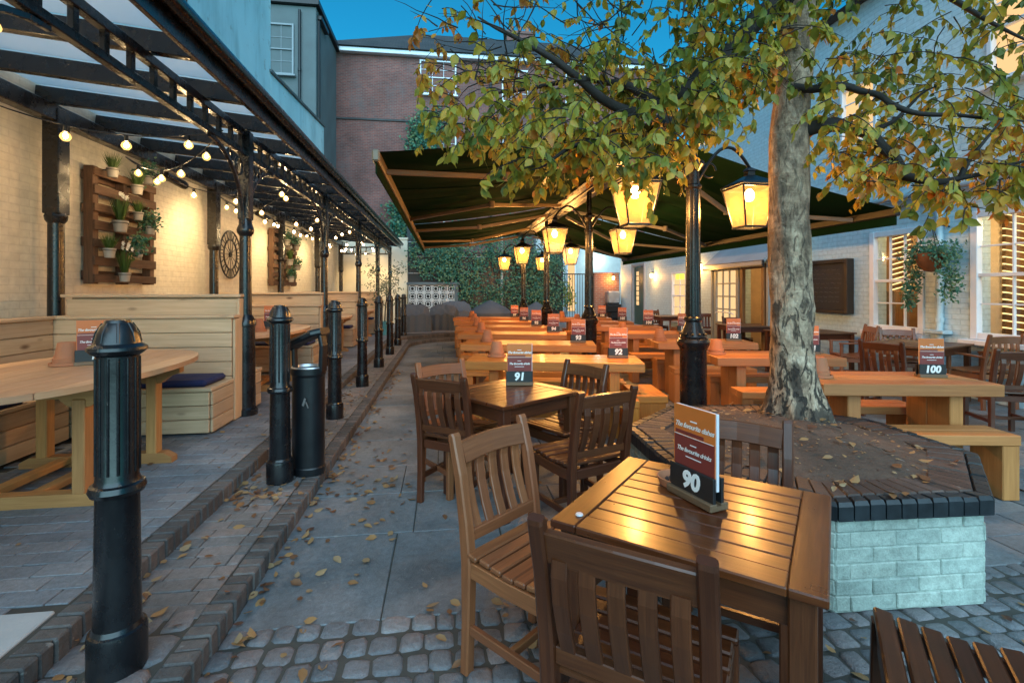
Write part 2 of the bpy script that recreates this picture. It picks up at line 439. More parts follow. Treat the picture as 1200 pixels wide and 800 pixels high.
M['orangebrick']=brick('orange_brick',(.36,.13,.07),(.28,.10,.06),(.34,.28,.22),ms=.010,stain=.15)
M['slate']=brick('roof_slate',(.045,.045,.05),(.065,.06,.06),(.02,.02,.02),bw=.28,rh=.2,ms=.008,bump=.5,stain=.3)
M['lead']=plain('grey_lead_roof',(.30,.33,.36),.5,var=.12,scale=2)
M['greyblue']=plain('grey_blue_paint',(.26,.29,.31),.45,var=.06)
M['greendoor']=plain('green_door_paint',(.055,.115,.10),.4,var=.1)
M['annexe']=plain('pale_annexe_render',(.48,.52,.52),.7,var=.08)
M['glass']=glassmat('window_glass')
M['darkglass']=plain('dark_window_glass',(.02,.05,.07),.06,var=.2,spec=.8)
M['interior']=plain('cream_interior_paint',(.72,.55,.36),.7,var=.08)
M['interiorwood']=wood('interior_wood',(.10,.05,.02),(.25,.13,.05),.5)
M['chalk']=plain('chalkboard',(.022,.02,.02),.6,var=.4,scale=5)
M['chalkline']=plain('chalk_scribble',(.13,.12,.115),.9)
M['brownframe']=wood('blackboard_frame',(.016,.009,.006),(.035,.02,.012),.5)
M['metal']=plain('brushed_steel',(.5,.52,.55),.35,metal=.9,var=.1)
M['cover']=plain('grey_furniture_cover',(.075,.088,.105),.75,var=.15,scale=3,bump=.3,bscale=14)
M['screen']=plain('white_screen_block',(.56,.57,.55),.8,var=.12,bump=.15)
M['soil']=stone('planter_soil',[(.15,(.022,.014,.010)),(.45,(.06,.038,.028)),(.62,(.11,.072,.052))],.95,1.0,30,.05)
M['setts']=stone('granite_sett',[(0,(0.122,0.128,0.140)),(.45,(0.165,0.171,0.183)),(.8,(0.220,0.195,0.195)),(1,(0.256,0.256,0.262))],.5,.8,45,.12)
M['flag']=stone('york_flagstone',[(0,(0.125,0.140,0.152)),(.5,(0.169,0.184,0.198)),(1,(0.237,0.237,0.237))],.52,.45,28,.14)
M['paver']=stone('blue_grey_paver',[(0,(0.144,0.161,0.184)),(.5,(0.190,0.207,0.230)),(1,(0.253,0.253,0.265))],.55,.5,40,.12)
M['steppaver']=stone('brown_grey_paver',[(0,(0.120,0.126,0.132)),(.5,(0.168,0.162,0.162)),(1,(0.228,0.186,0.174))],.58,.6,40,.12)
M['kerbbrick']=stone('kerb_brick',[(0,(.06,.058,.058)),(.5,(.095,.087,.085)),(1,(.145,.122,.112))],.7,.7,40,.1)
M['joint']=plain('mortar_dirt',(.05,.047,.040),.95,var=.3,scale=5,bump=.4)
M['slab']=plain('pale_concrete',(.40,.40,.40),.75,var=.12,scale=4,bump=.15)
M['mintbrick']=stone('mint_painted_brick',[(0,(.30,.37,.33)),(1,(.40,.46,.40))],.5,.45,26,.1,moss=(.13,.15,.12))
M['coping']=stone('brown_coping_brick',[(0,(.05,.032,.026)),(.5,(.08,.05,.04)),(1,(.11,.072,.058))],.62,.5,40,.1)
M['copingblack']=plain('black_coping_paint',(.012,.016,.02),.38,var=.4,scale=14,bump=.1)
M['creampot']=plain('zinc_pot',(.34,.31,.27),.5,var=.1)
M['bluepot']=plain('turquoise_pot',(.10,.34,.38),.4,var=.1)
M['stem']=plain('twig_bark',(.035,.024,.018),.85,var=.3,bump=.3)
M['leafyellow']=leafmat('autumn_leaf',[(0,(.09,.14,.028)),(.36,(.24,.26,.04)),(.60,(.42,.35,.04)),(.84,(.54,.30,.03)),(1,(.42,.15,.025))],.45)
M['litter']=leafmat('fallen_leaf',[(0,(.30,.21,.12)),(.4,(.34,.19,.075)),(.7,(.22,.10,.04)),(1,(.09,.04,.028))],.1,.6)
M['ivy']=leafmat('ivy_leaf',[(0,(.02,.11,.075)),(.5,(.06,.20,.125)),(1,(.20,.26,.11))],.25)
M['grass']=leafmat('tuft_blade',[(0,(.035,.085,.016)),(1,(.11,.19,.045))],.3)
M['olive']=leafmat('olive_leaf',[(0,(.06,.09,.05)),(1,(.15,.18,.10))],.25)
M['petal']=leafmat('white_petal',[(0,(.7,.7,.66)),(1,(.8,.8,.76))],.2)
M['lime']=leafmat('lime_shrub',[(0,(.20,.28,.02)),(1,(.42,.42,.05))],.3)
def barkmat():
    t=NT('mottled_bark')
    n=t.noise(t.ob((1,1,.6)),7,8,.68,.6); st=t.noise(t.ob((3,3,15)),2.0,6,.65,.8); big=t.noise(t.ob((2.2,2.2,.8)),1.9,6,.66,.9); fine=t.noise(t.ob((1,1,.5)),38,6,.7,.5)
    col=t.ramp(n,[(.36,(.16,.10,.065)),(.47,(.38,.26,.17)),(.55,(.52,.37,.25)),(.64,(.64,.49,.35))])
    col=t.hsv(col,t.math('MULTIPLY',t.mr(st,.36,.64,.78,1.12),t.mr(fine,.35,.65,.72,1.2)))
    dk=t.ramp(big,[(.49,(0,0,0)),(.55,(.9,.9,.9))])
    zz=t.n('ShaderNodeSeparateXYZ'); t.l(t.ob(),zz.inputs[0]); low=t.mr(zz.outputs['Z'],.1,2.0,1.0,.3)
    dk=t.math('MULTIPLY',dk,low)
    crack=t.ramp(t.noise(t.ob((2,2,.7)),9,5,.6,1.2),[(.40,(1,1,1)),(.46,(0,0,0))]); crack=t.math('MULTIPLY',crack,low)
    col=t.mix(dk,col,(.045,.032,.024)); col=t.mix(crack,col,(.03,.021,.016))
    h=t.math('ADD',t.math('MULTIPLY',n,.6),t.math('ADD',t.math('MULTIPLY',st,.35),t.math('MULTIPLY',fine,.4)))
    h=t.math('ADD',h,t.math('MULTIPLY',crack,-.5))
    return t.fin(col,.85,t.bump(h,1.0,.03))
M['bark']=barkmat()
M['branch']=plain('dark_branch_bark',(.020,.015,.012),.85,var=.35,bump=.5,bscale=30)
def polymat():
    t=NT('twinwall_roof_sheet'); t.fin((.75,.78,.8),.35)
    tr=t.n('ShaderNodeBsdfTranslucent'); tr.inputs[0].default_value=(.82,.86,.9,1)
    x=t.n('ShaderNodeBsdfTransparent'); x.inputs[0].default_value=(.9,.93,.96,1)
    a=t.n('ShaderNodeMixShader'); a.inputs[0].default_value=.6; b=t.n('ShaderNodeMixShader'); b.inputs[0].default_value=.25
    t.l(t.b.outputs[0],a.inputs[1]); t.l(tr.outputs[0],a.inputs[2]); t.l(a.outputs[0],b.inputs[1]); t.l(x.outputs[0],b.inputs[2]); t.l(b.outputs[0],t.out.inputs[0])
    return t.m
M['roofsheet']=polymat()
WARM=(1,.44,.10); WARM2=(1,.66,.30)
M['bulb']=glow('festoon_bulb_filament',(1,.69,.34),300)
M['bulbglass']=glow('festoon_bulb_glass',(1,.55,.14),1.5,.45)
def lantglass():
    t=NT('amber_lantern_glass'); t.t.nodes.remove(t.b)
    n=t.noise(t.ob(),26,4); col=t.ramp(n,[(.35,(.034,.017,.0042)),(.65,(.062,.034,.0095))])
    tr=t.n('ShaderNodeBsdfTranslucent'); t.l(col,tr.inputs[0]); x=t.n('ShaderNodeBsdfTransparent'); e=t.n('ShaderNodeEmission'); e.inputs[0].default_value=(1,.55,.17,1); e.inputs[1].default_value=.40
    a=t.n('ShaderNodeAddShader'); m=t.n('ShaderNodeMixShader'); m.inputs[0].default_value=.5
    t.l(tr.outputs[0],a.inputs[0]); t.l(e.outputs[0],a.inputs[1]); t.l(x.outputs[0],m.inputs[1]); t.l(a.outputs[0],m.inputs[2]); t.l(m.outputs[0],t.out.inputs[0])
    return t.m
M['lantglass']=lantglass()
M['lantcore']=glow('lantern_mantle_glow',(1,.70,.30),42)
M['walllamp']=glow('wall_lamp_glow',(1,.60,.22),9)
M['strip']=glow('warm_light_strip',(1,.62,.22),1.6)
M['sparkle']=glow('white_spot_glow',(1,.88,.66),9)
M['whitelamp']=glow('cool_flood_glow',(.75,1,.92),8)
M['litpane']=glow('lit_window_pane',(1,.62,.28),.55)
M['litshade']=glow('green_shade_glow',(.45,.75,.06),1.2)
M['exitgreen']=plain('green_sign',(.02,.17,.10),.5)
def light(name, loc, energy, color, r=.05, kind='POINT', parent=None, **kw):
    d=bpy.data.lights.new(name,kind); d.energy=energy; d.color=color
    if kind!='SUN': d.shadow_soft_size=r
    for k,v in kw.items(): setattr(d,k,v)
    o=bpy.data.objects.new(name,d); COL.objects.link(o); o.location=loc
    if parent is not None: o.parent=parent
    return o
# ------------------------------------------------------------------ camera, sky, sun
cd=bpy.data.cameras.new('Camera'); cam=bpy.data.objects.new('Camera',cd); COL.objects.link(cam)
cam.location=(0,0,1.45); cam.rotation_euler=(pi/2,0,-A); cd.sensor_width=36; cd.lens=36*575/1200; cd.shift_y=-.05
cd.clip_start=.05; cd.clip_end=500; S.camera=cam
ELEV=radians(32)
wd=bpy.data.worlds.new('World'); S.world=wd; wd.use_nodes=True; wn=wd.node_tree; wn.nodes.clear()
wo=wn.nodes.new('ShaderNodeOutputWorld'); bg=wn.nodes.new('ShaderNodeBackground'); sk=wn.nodes.new('ShaderNodeTexSky')
sk.sky_type='NISHITA'; sk.sun_disc=False; sk.sun_elevation=ELEV; sk.sun_rotation=pi; sk.air_density=1.3; sk.dust_density=.3; sk.ozone_density=4
tn=wn.nodes.new('ShaderNodeMix'); tn.data_type='RGBA'; tn.blend_type='MULTIPLY'; tn.inputs[0].default_value=1
tn.inputs[7].default_value=(.07,.78,.90,1)
wn.links.new(sk.outputs[0],tn.inputs[6]); wn.links.new(tn.outputs[2],bg.inputs[0]); wn.links.new(bg.outputs[0],wo.inputs[0])
bg.inputs[1].default_value=.085
sun=light('afterglow_sun',(0,-20,12),2.15,(.66,.87,1),kind='SUN',specular_factor=.35,angle=radians(80)); sun.rotation_euler=(pi/2-ELEV,0,0)
S.view_settings.view_transform='Standard'; S.view_settings.look='None'; S.view_settings.gamma=1; S.view_settings.exposure=1.05
S.cycles.use_denoising=True
try: S.cycles.denoiser='OPENIMAGEDENOISE'
except Exception: pass
S.cycles.max_bounces=8; S.cycles.diffuse_bounces=4; S.cycles.transparent_max_bounces=12; S.cycles.sample_clamp_indirect=4
S.cycles.caustics_reflective=False; S.cycles.caustics_refractive=False; S.cycles.use_light_tree=True

def onX(px,py,X):           # world Y, Z of a point on a wall lying at X
    Y=585.5*X/(px-522)-X*.1357; D=X*sa+Y*ca
    return Y, 1.45+(340-py)/575*D

# ------------------------------------------------------------------ ground
g=MB(); g.box((10,25,-.038),(140,120,.06),b=0); struct('ground',g,M['joint'])
g=MB()
y=.55
while y<2.2:
    dy=U(.098,.125); x=-.90+U(-.05,0)
    while x<6.9:
        dx=U(.085,.14); hz=U(-.006,.006)
        g.sett((x+dx/2,y+dy/2+U(-.006,.006),hz*.7),dx-.008,dy-.006,.06)
        x+=dx
    y+=dy
struct('sett_paving',g,M['setts'])
g=MB(); y=2.22
while y<14.6:
    dy=U(.5,.85); x=-.92
    while x<1.9:
        dx=U(.6,1.0)
        g.box((x+dx/2,y+dy/2,-.03+U(-.002,.002)),(dx-.008,dy-.008,.06),(U(-.0015,.0015),U(-.0015,.0015),0),b=.003,g=0,jit=.003)
        x+=dx
    x0=x; yy=y
    for r in range(3):
        xx=x0
        while xx<7:
            dx=U(.24,.42); g.box((xx+dx/2,yy+dy/6,-.03+U(-.003,.003)),(dx-.01,dy/3-.008,.06),(U(-.004,.004),U(-.004,.004),0),b=.003,g=0)
            xx+=dx
        yy+=dy/3
    y+=dy
struct('flagstone_paving',g,M['flag'])
# steps: the kerb lines run along the street, then sweep right at the far end
def kerbline(x0,yc,r,yend):
    p=[(x0,.2)]
    for k in range(0,9):
        a=pi-(pi/2)*k/8; p.append((x0+r+r*cos(a), yc+r*sin(a)))
    p.append((7,yc+r)); return p
K1=kerbline(-.925,12.6,1.5,0); K2=kerbline(-1.42,12.7,1.9,0)
def region(k): return k+[(7,40),(-3.95,40),(-3.95,-1.5),(k[0][0],-1.5)]
g=MB(); g.prism(region(K1),-.05,.084); struct('lower_step_bed',g,M['joint'])
g=MB(); g.prism(region(K2),0,.1735); struct('upper_terrace_bed',g,M['joint'])
def edging(name,K,ztop,h):
    g=MB()
    for i in range(len(K)-1):
        a=Vector((*K[i],0)); b=Vector((*K[i+1],0)); d=b-a; L=d.length; d.normalize(); n=max(1,round(L/.072)); ang=atan2(d.y,d.x)
        for k in range(n):
            c=a+d*(L*(k+.5)/n); w=L/n; nrm=Vector((-d.y,d.x,0))
            dd=.105+U(-.004,.004); q=c+nrm*(dd/2-.012+U(-.003,.003))
            g.box((q.x,q.y,ztop-h/2-.01+U(-.003,.003)),(w-.006,dd,h+.02),(0,0,ang+U(-.03,.03)),b=.007,g=1,jit=.002)
    struct(name,g,M['kerbbrick'])
edging('lower_kerb',K1,.09,.1); edging('upper_kerb',K2,.18,.11)
def inside(p,poly):
    c=False; n=len(poly)
    for i in range(n):
        (x1,y1),(x2,y2)=poly[i],poly[(i+1)%n]
        if (y1>p[1])!=(y2>p[1]) and p[0]<(x2-x1)*(p[1]-y1)/(y2-y1)+x1: c=not c
    return c
g=MB(); y=2.2
while y<14.4:
    e=[-1.415,-1.415+U(.07,.2),0,-1.022]; e[2]=min(e[1]+.2,-1.08)
    for x0,x1 in zip(e[:-1],e[1:]):
        g.box(((x0+x1)/2,y+.05,.06+U(-.002,.002)),(x1-x0-.005,.1-.005,.06),(U(-.012,.012),U(-.012,.012),0),b=.003,jit=.0025,g=0)
    y+=.1
struct('step_paving',g,M['steppaver'])
g=MB(); y=.9                                # the near end of the step is laid in big setts
while y<2.15:
    dy=U(.15,.19); x=-1.43
    while x<-1.06:
        dx=U(.13,.19); dx=-1.025-x if -1.025-x-dx<.09 else dx; g.sett((x+dx/2,y+dy/2,.094+U(-.004,.004)),dx-.008,dy-.008,.06,.011,.008); x+=dx
    y+=dy
struct('step_setts',g,M['setts'])
g=MB(); y=.9; row=0
while y<19:
    x=-3.15+(row%2)*.11
    while x<-1.52:
        xx=min(x+.22,-1.52)
        if not (x>-1.85 and y<2.17) and xx-x>.05: g.box(((x+xx)/2,y+.055,.15+U(-.0015,.0015)),(xx-x-.005,.11-.005,.06),(U(-.006,.006),U(-.008,.008),0),b=.0025,jit=.002,g=0)
        x+=.22
    y+=.11; row+=1
for i in range(2):
    pass
struct('terrace_paving',g,M['paver'])
g=MB(); g.box((-1.695,1.5,.15),(.33,1.34,.07),b=.006); struct('concrete_slab',g,M['slab'])
g=MB(); g.prism([(-.0,15.0),(7,15.0),(7,19),(-1.2,19),(-1.2,14.7)],.15,.18); struct('far_terrace_paving',g,M['paver'])

# ------------------------------------------------------------------ fallen leaves
g=MB()
def litter(x,y,z,n=1,sp=.0):
    for _ in range(n):
        a=U(0,6.28); L=U(.035,.07); g.leaf((x+random.gauss(0,sp),y+random.gauss(0,sp),z+U(.004,.014)),(cos(a),sin(a),U(-.1,.12)),(U(-.5,.5),U(-.5,.5),1),L,L*.62,U(-.6,.7))
for _ in range(210): litter(-.905+abs(random.gauss(0,.075)),U(1.6,9),.002)
for _ in range(150): litter(-1.40+abs(random.gauss(0,.07)),U(1.6,9),.092)
for _ in range(34): litter(-1.15+random.gauss(0,.12),3.45+random.gauss(0,.12),.092)
for _ in range(60): litter(U(-1.35,-.98),U(1.5,8),.092)
for _ in range(85): litter(U(-.85,1.2),U(2.2,5.5),.002)
for _ in range(60): litter(-.55+random.gauss(0,.16),3.9+random.gauss(0,.5),.002)
for _ in range(80): litter(U(-.85,3.4),U(1.4,2.3),.004)
for _ in range(25): litter(U(-2.9,-1.5),U(2,7),.182)
for _ in range(60): litter(U(2.6,5),U(1.4,4),.003)
tag(obj('fallen_leaves',g,M['litter']),'dry brown autumn leaves scattered over the paving and steps','leaves',kind='stuff')

# ------------------------------------------------------------------ left building
def window(parent,name,axis,c,w,h,cols,rows,pane,frame=M['paint'],depth=.08,fw=.07,label=None,sill=True,split=True):
    """sash window; axis 'x-' faces -X, 'x+' faces +X, 'y-' faces -Y; c = centre of the opening on the wall face"""
    rot={'x-':pi/2*3,'x+':pi/2,'y-':0}[axis]
    Mx=Matrix.Translation(Vector(c))@Matrix.Rotation(rot,4,'Z')
    f=MB(); f.M=Mx                           # local: x across, -y outwards, z up
    for s in (-1,1): f.box((s*(w/2-fw/2),-.012,0),(fw,.09,h),b=.006,g=2)
    f.box((0,-.010,h/2-fw/2),(w-2*fw,.086,fw),b=.006,g=0); f.box((0,-.010,-h/2+fw/2),(w-2*fw,.086,fw),b=.006,g=0)
    iw,ih=w-2*fw,h-2*fw
    if split: f.box((0,-.006,0),(iw,.07,.045),b=.004,g=0)
    for i in range(1,cols): f.box((-iw/2+iw*i/cols,.006,0),(.022,.04,ih),b=.003,g=2)
    for j in range(1,rows):
        if split and j*2==rows: continue
        f.box((0,.008,-ih/2+ih*j/rows),(iw,.034,.022),b=.003,g=0)
    wn_=obj(name,f,frame,parent)
    p=MB(); p.M=Mx; p.box((0,.03,0),(iw,.006,ih),b=0); obj('pane',p,pane,wn_)
    if sill:
        s_=MB(); s_.M=Mx; s_.box((0,-.06,-h/2-.04),(w+.16,.2,.07),b=.01,g=0); obj('sill',s_,frame,wn_)
    return wn_
lb=thing('terrace_building','tall white rendered building with a cream brick ground floor along the timber booths','building')
w_=MB(); w_.box((-4.1,9,1.75),(.3,21.2,3.5),b=0,g=1,world=True); obj('brick_wall',w_,M['creambrick'],lb)
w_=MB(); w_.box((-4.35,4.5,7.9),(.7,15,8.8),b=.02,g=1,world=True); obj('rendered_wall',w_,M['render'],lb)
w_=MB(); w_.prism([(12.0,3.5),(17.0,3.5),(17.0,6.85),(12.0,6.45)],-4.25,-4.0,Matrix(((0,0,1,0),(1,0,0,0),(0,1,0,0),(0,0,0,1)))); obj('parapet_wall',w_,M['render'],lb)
w_=MB(); w_.prism([(11.9,6.46),(17.05,6.87),(17.05,6.93),(11.9,6.52)],-4.3,-3.95,Matrix(((0,0,1,0),(1,0,0,0),(0,1,0,0),(0,0,0,1)))); obj('coping_strip',w_,M['lower'],lb)
w_=MB(); w_.tube([(-3.96,y,5.4-.02*((y-2)%3)) for y in range(-2,13)],.012,6); w_.tube([(-3.97,8.2,5.4),(-3.97,8.2,9.5)],.012,6); obj('wall_cable',w_,M['iron'],lb)
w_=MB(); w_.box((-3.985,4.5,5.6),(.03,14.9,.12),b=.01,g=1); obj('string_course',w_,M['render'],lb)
# end wall closing the pergola
ew=MB(); ew.box((-2.7,19.45,1.7),(2.5,.25,3.4),b=.01,g=0,world=True); ew.box((-2.7,19.45,3.44),(2.54,.32,.08),b=.01,g=0)
tag(obj('end_wall',ew,M['endwall']),'plain cream wall closing the far end of the black pergola','wall')
# set-back block
sb=thing('setback_block','dark grey rendered block with a drainpipe, rising between white wall and brick house','building')
w_=MB(); w_.box((-7.5,22,6.3),(4.9,3.6,12.6),b=.02,g=0,world=True); obj('wall',w_,M['lower'],sb)
w_=MB(); w_.box((-7.5,22,12.72),(5.2,3.9,.22),b=.02,g=0); obj('roof',w_,M['iron'],sb)
window(sb,'window','y-',(-6.35,20.19,10.85),.95,2.0,2,4,M['darkglass'],M['greyblue'])
w_=MB(); w_.tube([(-5.65,20.12,12.4),(-5.65,20.12,2)],.05,8); w_.tube([(-5.65,20.12,10.0),(-5.65,20.12,10.1)],.07,8); obj('drainpipe',w_,M['iron'],sb)
w_=MB(); w_.tube([(-5.02,20.5,12.4),(-5.02,20.5,2)],.06,8); w_.box((-5.0,21,12.3),(.25,1.2,.18),b=.02); obj('gutter_pipe',w_,M['iron'],sb)
# brick house at the back
bh=thing('brick_house','weathered red brick house with a slate hipped roof and white sash windows behind the awning','house')
w_=MB(); w_.box((2.5,27,6.4),(17,6,12.8),b=0,g=0,world=True); obj('wall',w_,M['redbrick'],bh)
w_=MB(); w_.box((2.5,23.86,12.72),(17.2,.3,.2),b=.02,g=0); obj('eaves_board',w_,M['paint'],bh)
w_=MB()
rv=[(-6.2,23.6,12.84),(11.2,23.6,12.84),(11.2,30.4,12.84),(-6.2,30.4,12.84),(-1.2,27,15.3),(6.8,27,15.3)]
w_.add(rv,[[0,1,5,4],[1,2,5],[2,3,4,5],[3,0,4],[3,2,1,0]],[[(0,0),(17,0),(13,4.4),(5,4.4)],[(0,0),(7,0),(3.5,5)],[(0,0),(17,0),(13,4.4),(5,4.4)],[(0,0),(7,0),(3.5,5)],[(0,0),(1,0),(1,1),(0,1)]])
rf=obj('roof',w_,M['slate'],bh)
w_=MB(); w_.box((4.3,28.4,15.2),(1.6,.8,2.2),b=.02,g=0,world=True); w_.box((4.3,28.4,16.3),(1.75,.95,.16),b=.02)
ch=obj('chimney',w_,M['redbrick'],rf)
w_=MB()
for x in (3.85,4.3,4.75): w_.lathe([(.13,16.36),(.1,16.8),(.12,16.82),(.08,16.83)],(x,28.4,0),10)
obj('chimney_pot',w_,M['terracotta'],rf)
for (x,z,w0,h0) in ((-.35,11.7,1.75,1.65),(-.35,8.2,1.75,1.5),(3.4,11.5,1.3,1.6),(3.4,8.2,1.3,1.6),(6.6,11.5,1.3,1.6)):
    window(bh,'window','y-',(x,23.985,z),w0,h0,3,4,M['darkglass'])
w_=MB(); w_.tube([(2.2,23.9,12.6),(2.2,23.9,1)],.06,8); obj('drainpipe',w_,M['iron'],bh)
w_=MB(); w_.box((2.5,23.97,9.55),(16.9,.06,.1),b=.01,g=0); obj('brick_band',w_,M['kerbbrick'],bh)

# ivy and screen wall at the far end
sw=thing('screen_block_wall','white pierced screen block wall with circle pattern beyond the bollards','wall')
w_=MB(); s_=.29
for i in range(6):
    for j in range(5):
        cx,cz=-1.38+.145+s_*i, .2+.145+s_*j
        for s in (-1,1):
            w_.box((cx+s*.131,18.9,cz),(.026,.1,.288),b=.004,g=2); w_.box((cx,18.9,cz+s*.131),(.236,.1,.026),b=.004,g=0)
        P=[(cx+.078*cos(a*pi/6),cz+.078*sin(a*pi/6)) for a in range(13)]
        for k in range(12):
            a0,a1=k*pi/6,(k+1)*pi/6
            w_.prism([(cx+.062*cos(a0),cz+.062*sin(a0)),(cx+.088*cos(a0),cz+.088*sin(a0)),(cx+.088*cos(a1),cz+.088*sin(a1)),(cx+.062*cos(a1),cz+.062*sin(a1))],-18.95,-18.86,Matrix(((1,0,0,0),(0,0,-1,0),(0,1,0,0),(0,0,0,1))))
        for a in (pi/4,3*pi/4,5*pi/4,7*pi/4): w_.box((cx+.128*cos(a),18.9,cz+.128*sin(a)),(.09,.085,.026),(0,-a,0),b=.003)
obj('blocks',w_,M['screen'],sw)
w_=MB(); w_.box((-.45,18.9,1.70),(2.0,.2,.1),b=.012,g=0); w_.box((.42,18.9,.95),(.14,.16,1.4),b=.01,g=2); obj('coping',w_,M['lower'],sw)
w_=MB(); w_.box((-.45,19.25,.9),(1.9,.06,1.6),b=0); obj('dark_backing',w_,M['iron'],sw)
fn=thing('garden_fence','dark timber fence with white posts and wires smothered by ivy','fence')
w_=MB(); w_.box((2.6,19.35,1.5),(4.2,.08,2.9),b=.01,g=0); w_.box((-.45,19.6,2.4),(2.1,.06,3.4),b=.01,g=0); obj('boards',w_,M['iron'],fn)
for x in (-.05,.25,2.2): 
    w_=MB(); w_.box((x,19.2,2.5),(.09,.09,3.2),b=.01,g=2); obj('post',w_,M['screen'],fn)
w_=MB()
for z in (2.1,2.75,3.3): w_.tube([(-1.4,19.15,z),(1.5,19.15,z-.01)],.012,6)
obj('wire',w_,M['screen'],fn)
w_=MB()
for _ in range(70):
    x=U(-1.3,4.2); y=19.05+U(-.1,.15); z=U(1.6,3.6); p=[(x,y,z)]
    for k in range(5): x+=U(-.08,.08); z-=U(.12,.35); p.append((x,y+U(-.06,.06),max(.2,z)))
    w_.tube(p,[.012,.01,.009,.008,.006,.004],5)
iv=thing('climbing_ivy','thick green ivy climbing over the fence beyond the wooden tables','ivy')
obj('ivy_stems',w_,M['stem'],iv)
def foliage(mb,pts,n,L,w,spread,nrm=(0,-1,.3)):
    for _ in range(n):
        p=random.choice(pts); q=Vector(p[:3])+Vector((random.gauss(0,1),random.gauss(0,.55),random.gauss(0,1)))*(p[3]*spread)
        d=Vector((U(-1,1),U(-1,.3),U(-1.2,.4))); l=L*U(.7,1.3)
        mb.tuft(q,d,Vector(nrm)+Vector((U(-.7,.7),U(-.7,.7),U(-.7,.7))),l,l*w)
w_=MB(); pts=[]
for _ in range(230):
    x=U(-.2,4.6); top=3.0+.7*noise.noise(Vector((x*.8,1,0)))+ (1.0 if .5<x<3.2 else 0); z=U(.75 if x>.6 else 1.9,top)
    pts.append((x,18.95+U(-.25,.1),z,U(.1,.24)))
for _ in range(40): pts.append((U(-1.3,.1),19.0,U(1.9,3.6),.1))
foliage(w_,pts,9500,.085,.75,1.0); obj('ivy_leaves',w_,M['ivy'],iv)
w_=MB(); pts=[]
for _ in range(120):
    z=U(2.5,10.2); wv=.9 if z<6 else .7
    pts.append((-1.9+U(-wv,wv)+(z-4)*.22,23.8,z,U(.15,.35)))
foliage(w_,pts,5200,.14,.8,1.0); wi=tag(obj('wall_creeper',w_,M['ivy']),'dark green creeper growing up the red brick house below its window','creeper')

# annexe, railing, brick wall on the right far side
an=thing('pale_annexe','pale rendered annexe with lit window strips behind the iron railing','building')
w_=MB(); w_.box((6.3,22.4,2.3),(4.4,.6,4.6),b=.01,g=0,world=True); obj('wall',w_,M['annexe'],an)
w_=MB(); w_.box((6.3,22.3,4.66),(4.7,.9,.14),b=.02,g=0); obj('roof_edge',w_,M['lead'],an)
for x in (5.05,5.75):
    w_=MB(); w_.box((x,22.085,1.7),(.34,.05,2.4),b=.01,g=2); lw=obj('window',w_,M['litpane'],an)
    w_=MB()
    for s in (-1,1): w_.box((x+s*.19,22.07,1.7),(.05,.07,2.5),b=.006,g=2)
    obj('frame',w_,M['paint'],lw)
w_=MB(); w_.box((6.95,22.0,2.95),(.22,.12,.16),b=.02); wl=obj('flood_lamp',w_,M['whitelamp'],an)
light('flood_light',(6.95,21.8,2.85),14,(.75,1,.92),.06)
rg=thing('iron_railing','black iron railing of upright bars beside the ivy','railing')
w_=MB()
for k in range(15): w_.box((4.55+.105*k,19.3,1.15),(.02,.02,1.95),b=.002,g=2)
obj('bars',w_,M['iron'],rg)
w_=MB(); w_.box((5.29,19.3,2.1),(1.6,.035,.045),b=.003,g=0); w_.box((5.29,19.3,.35),(1.6,.035,.045),b=.003,g=0); obj('rail',w_,M['iron'],rg)
bw=MB(); bw.box((6.5,19.35,1.05),(1.05,.24,2.1),b=.004,g=0,world=True); bw.box((6.5,19.35,2.13),(1.08,.28,.07),b=.01,g=0)
tag(obj('garden_wall',bw,M['orangebrick']),'lamplit orange brick wall at the far end of the pub front','wall')
pl=thing('lime_shrub','bright lime leaved shrub glowing behind the iron railing','shrub',(4.95,19.9,.18))
w_=MB(); foliage(w_,[(U(-.2,.2),U(-.1,.1),U(.7,1.4),.14) for _ in range(14)],420,.09,.6,1); obj('foliage',w_,M['lime'],pl)
w_=MB(); w_.tube([(0,0,0),(.02,0,.5),(-.04,0,1.1)],.02,6); obj('stem',w_,M['stem'],pl)
cb=thing('steel_cabinet','silver steel outdoor cabinet on a black base against the orange brick wall','cabinet',(6.62,18.9,.18))
w_=MB(); w_.box((0,0,.98),(.52,.4,.5),b=.05); obj('hood',w_,M['metal'],cb)
w_=MB(); w_.box((0,0,.56),(.6,.42,.32),b=.03); w_.box((.08,-.02,.28),(.42,.36,.26),b=.02); w_.box((0,-.22,.62),(.5,.03,.05),b=.01)
for sx in (-1,1):
    for sy in (-1,1): w_.box((sx*.24,sy*.16,.08),(.05,.05,.16),b=.005)
obj('base_unit',w_,M['iron'],cb)

# ------------------------------------------------------------------ pub on the right (wall face X=7)
PX=7.0
pub=thing('pub_building','long pale painted brick pub with white sash windows lit from inside','pub')
ops=[(4.36,5.70,.80,2.50),(6.35,7.28,.80,2.40),(8.95,10.95,0,2.06),(13.55,14.5,.55,2.0),(16.55,17.7,.18,2.34)]
TOP=6.3
w_=MB(); ya=-3
for (a,b,z0,z1) in ops:
    w_.box((PX+.15,(ya+a)/2,1.75),(.3,a-ya,3.5),b=0,g=1,world=True)
    if z0>.01: w_.box((PX+.15,(a+b)/2,z0/2),(.3,b-a,z0),b=0,g=1,world=True)
    w_.box((PX+.15,(a+b)/2,(z1+3.5)/2),(.3,b-a,3.5-z1),b=0,g=1,world=True); ya=b
w_.box((PX+.15,(ya+19)/2,1.75),(.3,19-ya,3.5),b=0,g=1,world=True)
UO=[(4.5,5.5,4.1,5.5),(7.15,7.9,3.95,5.0)]; ya=-3
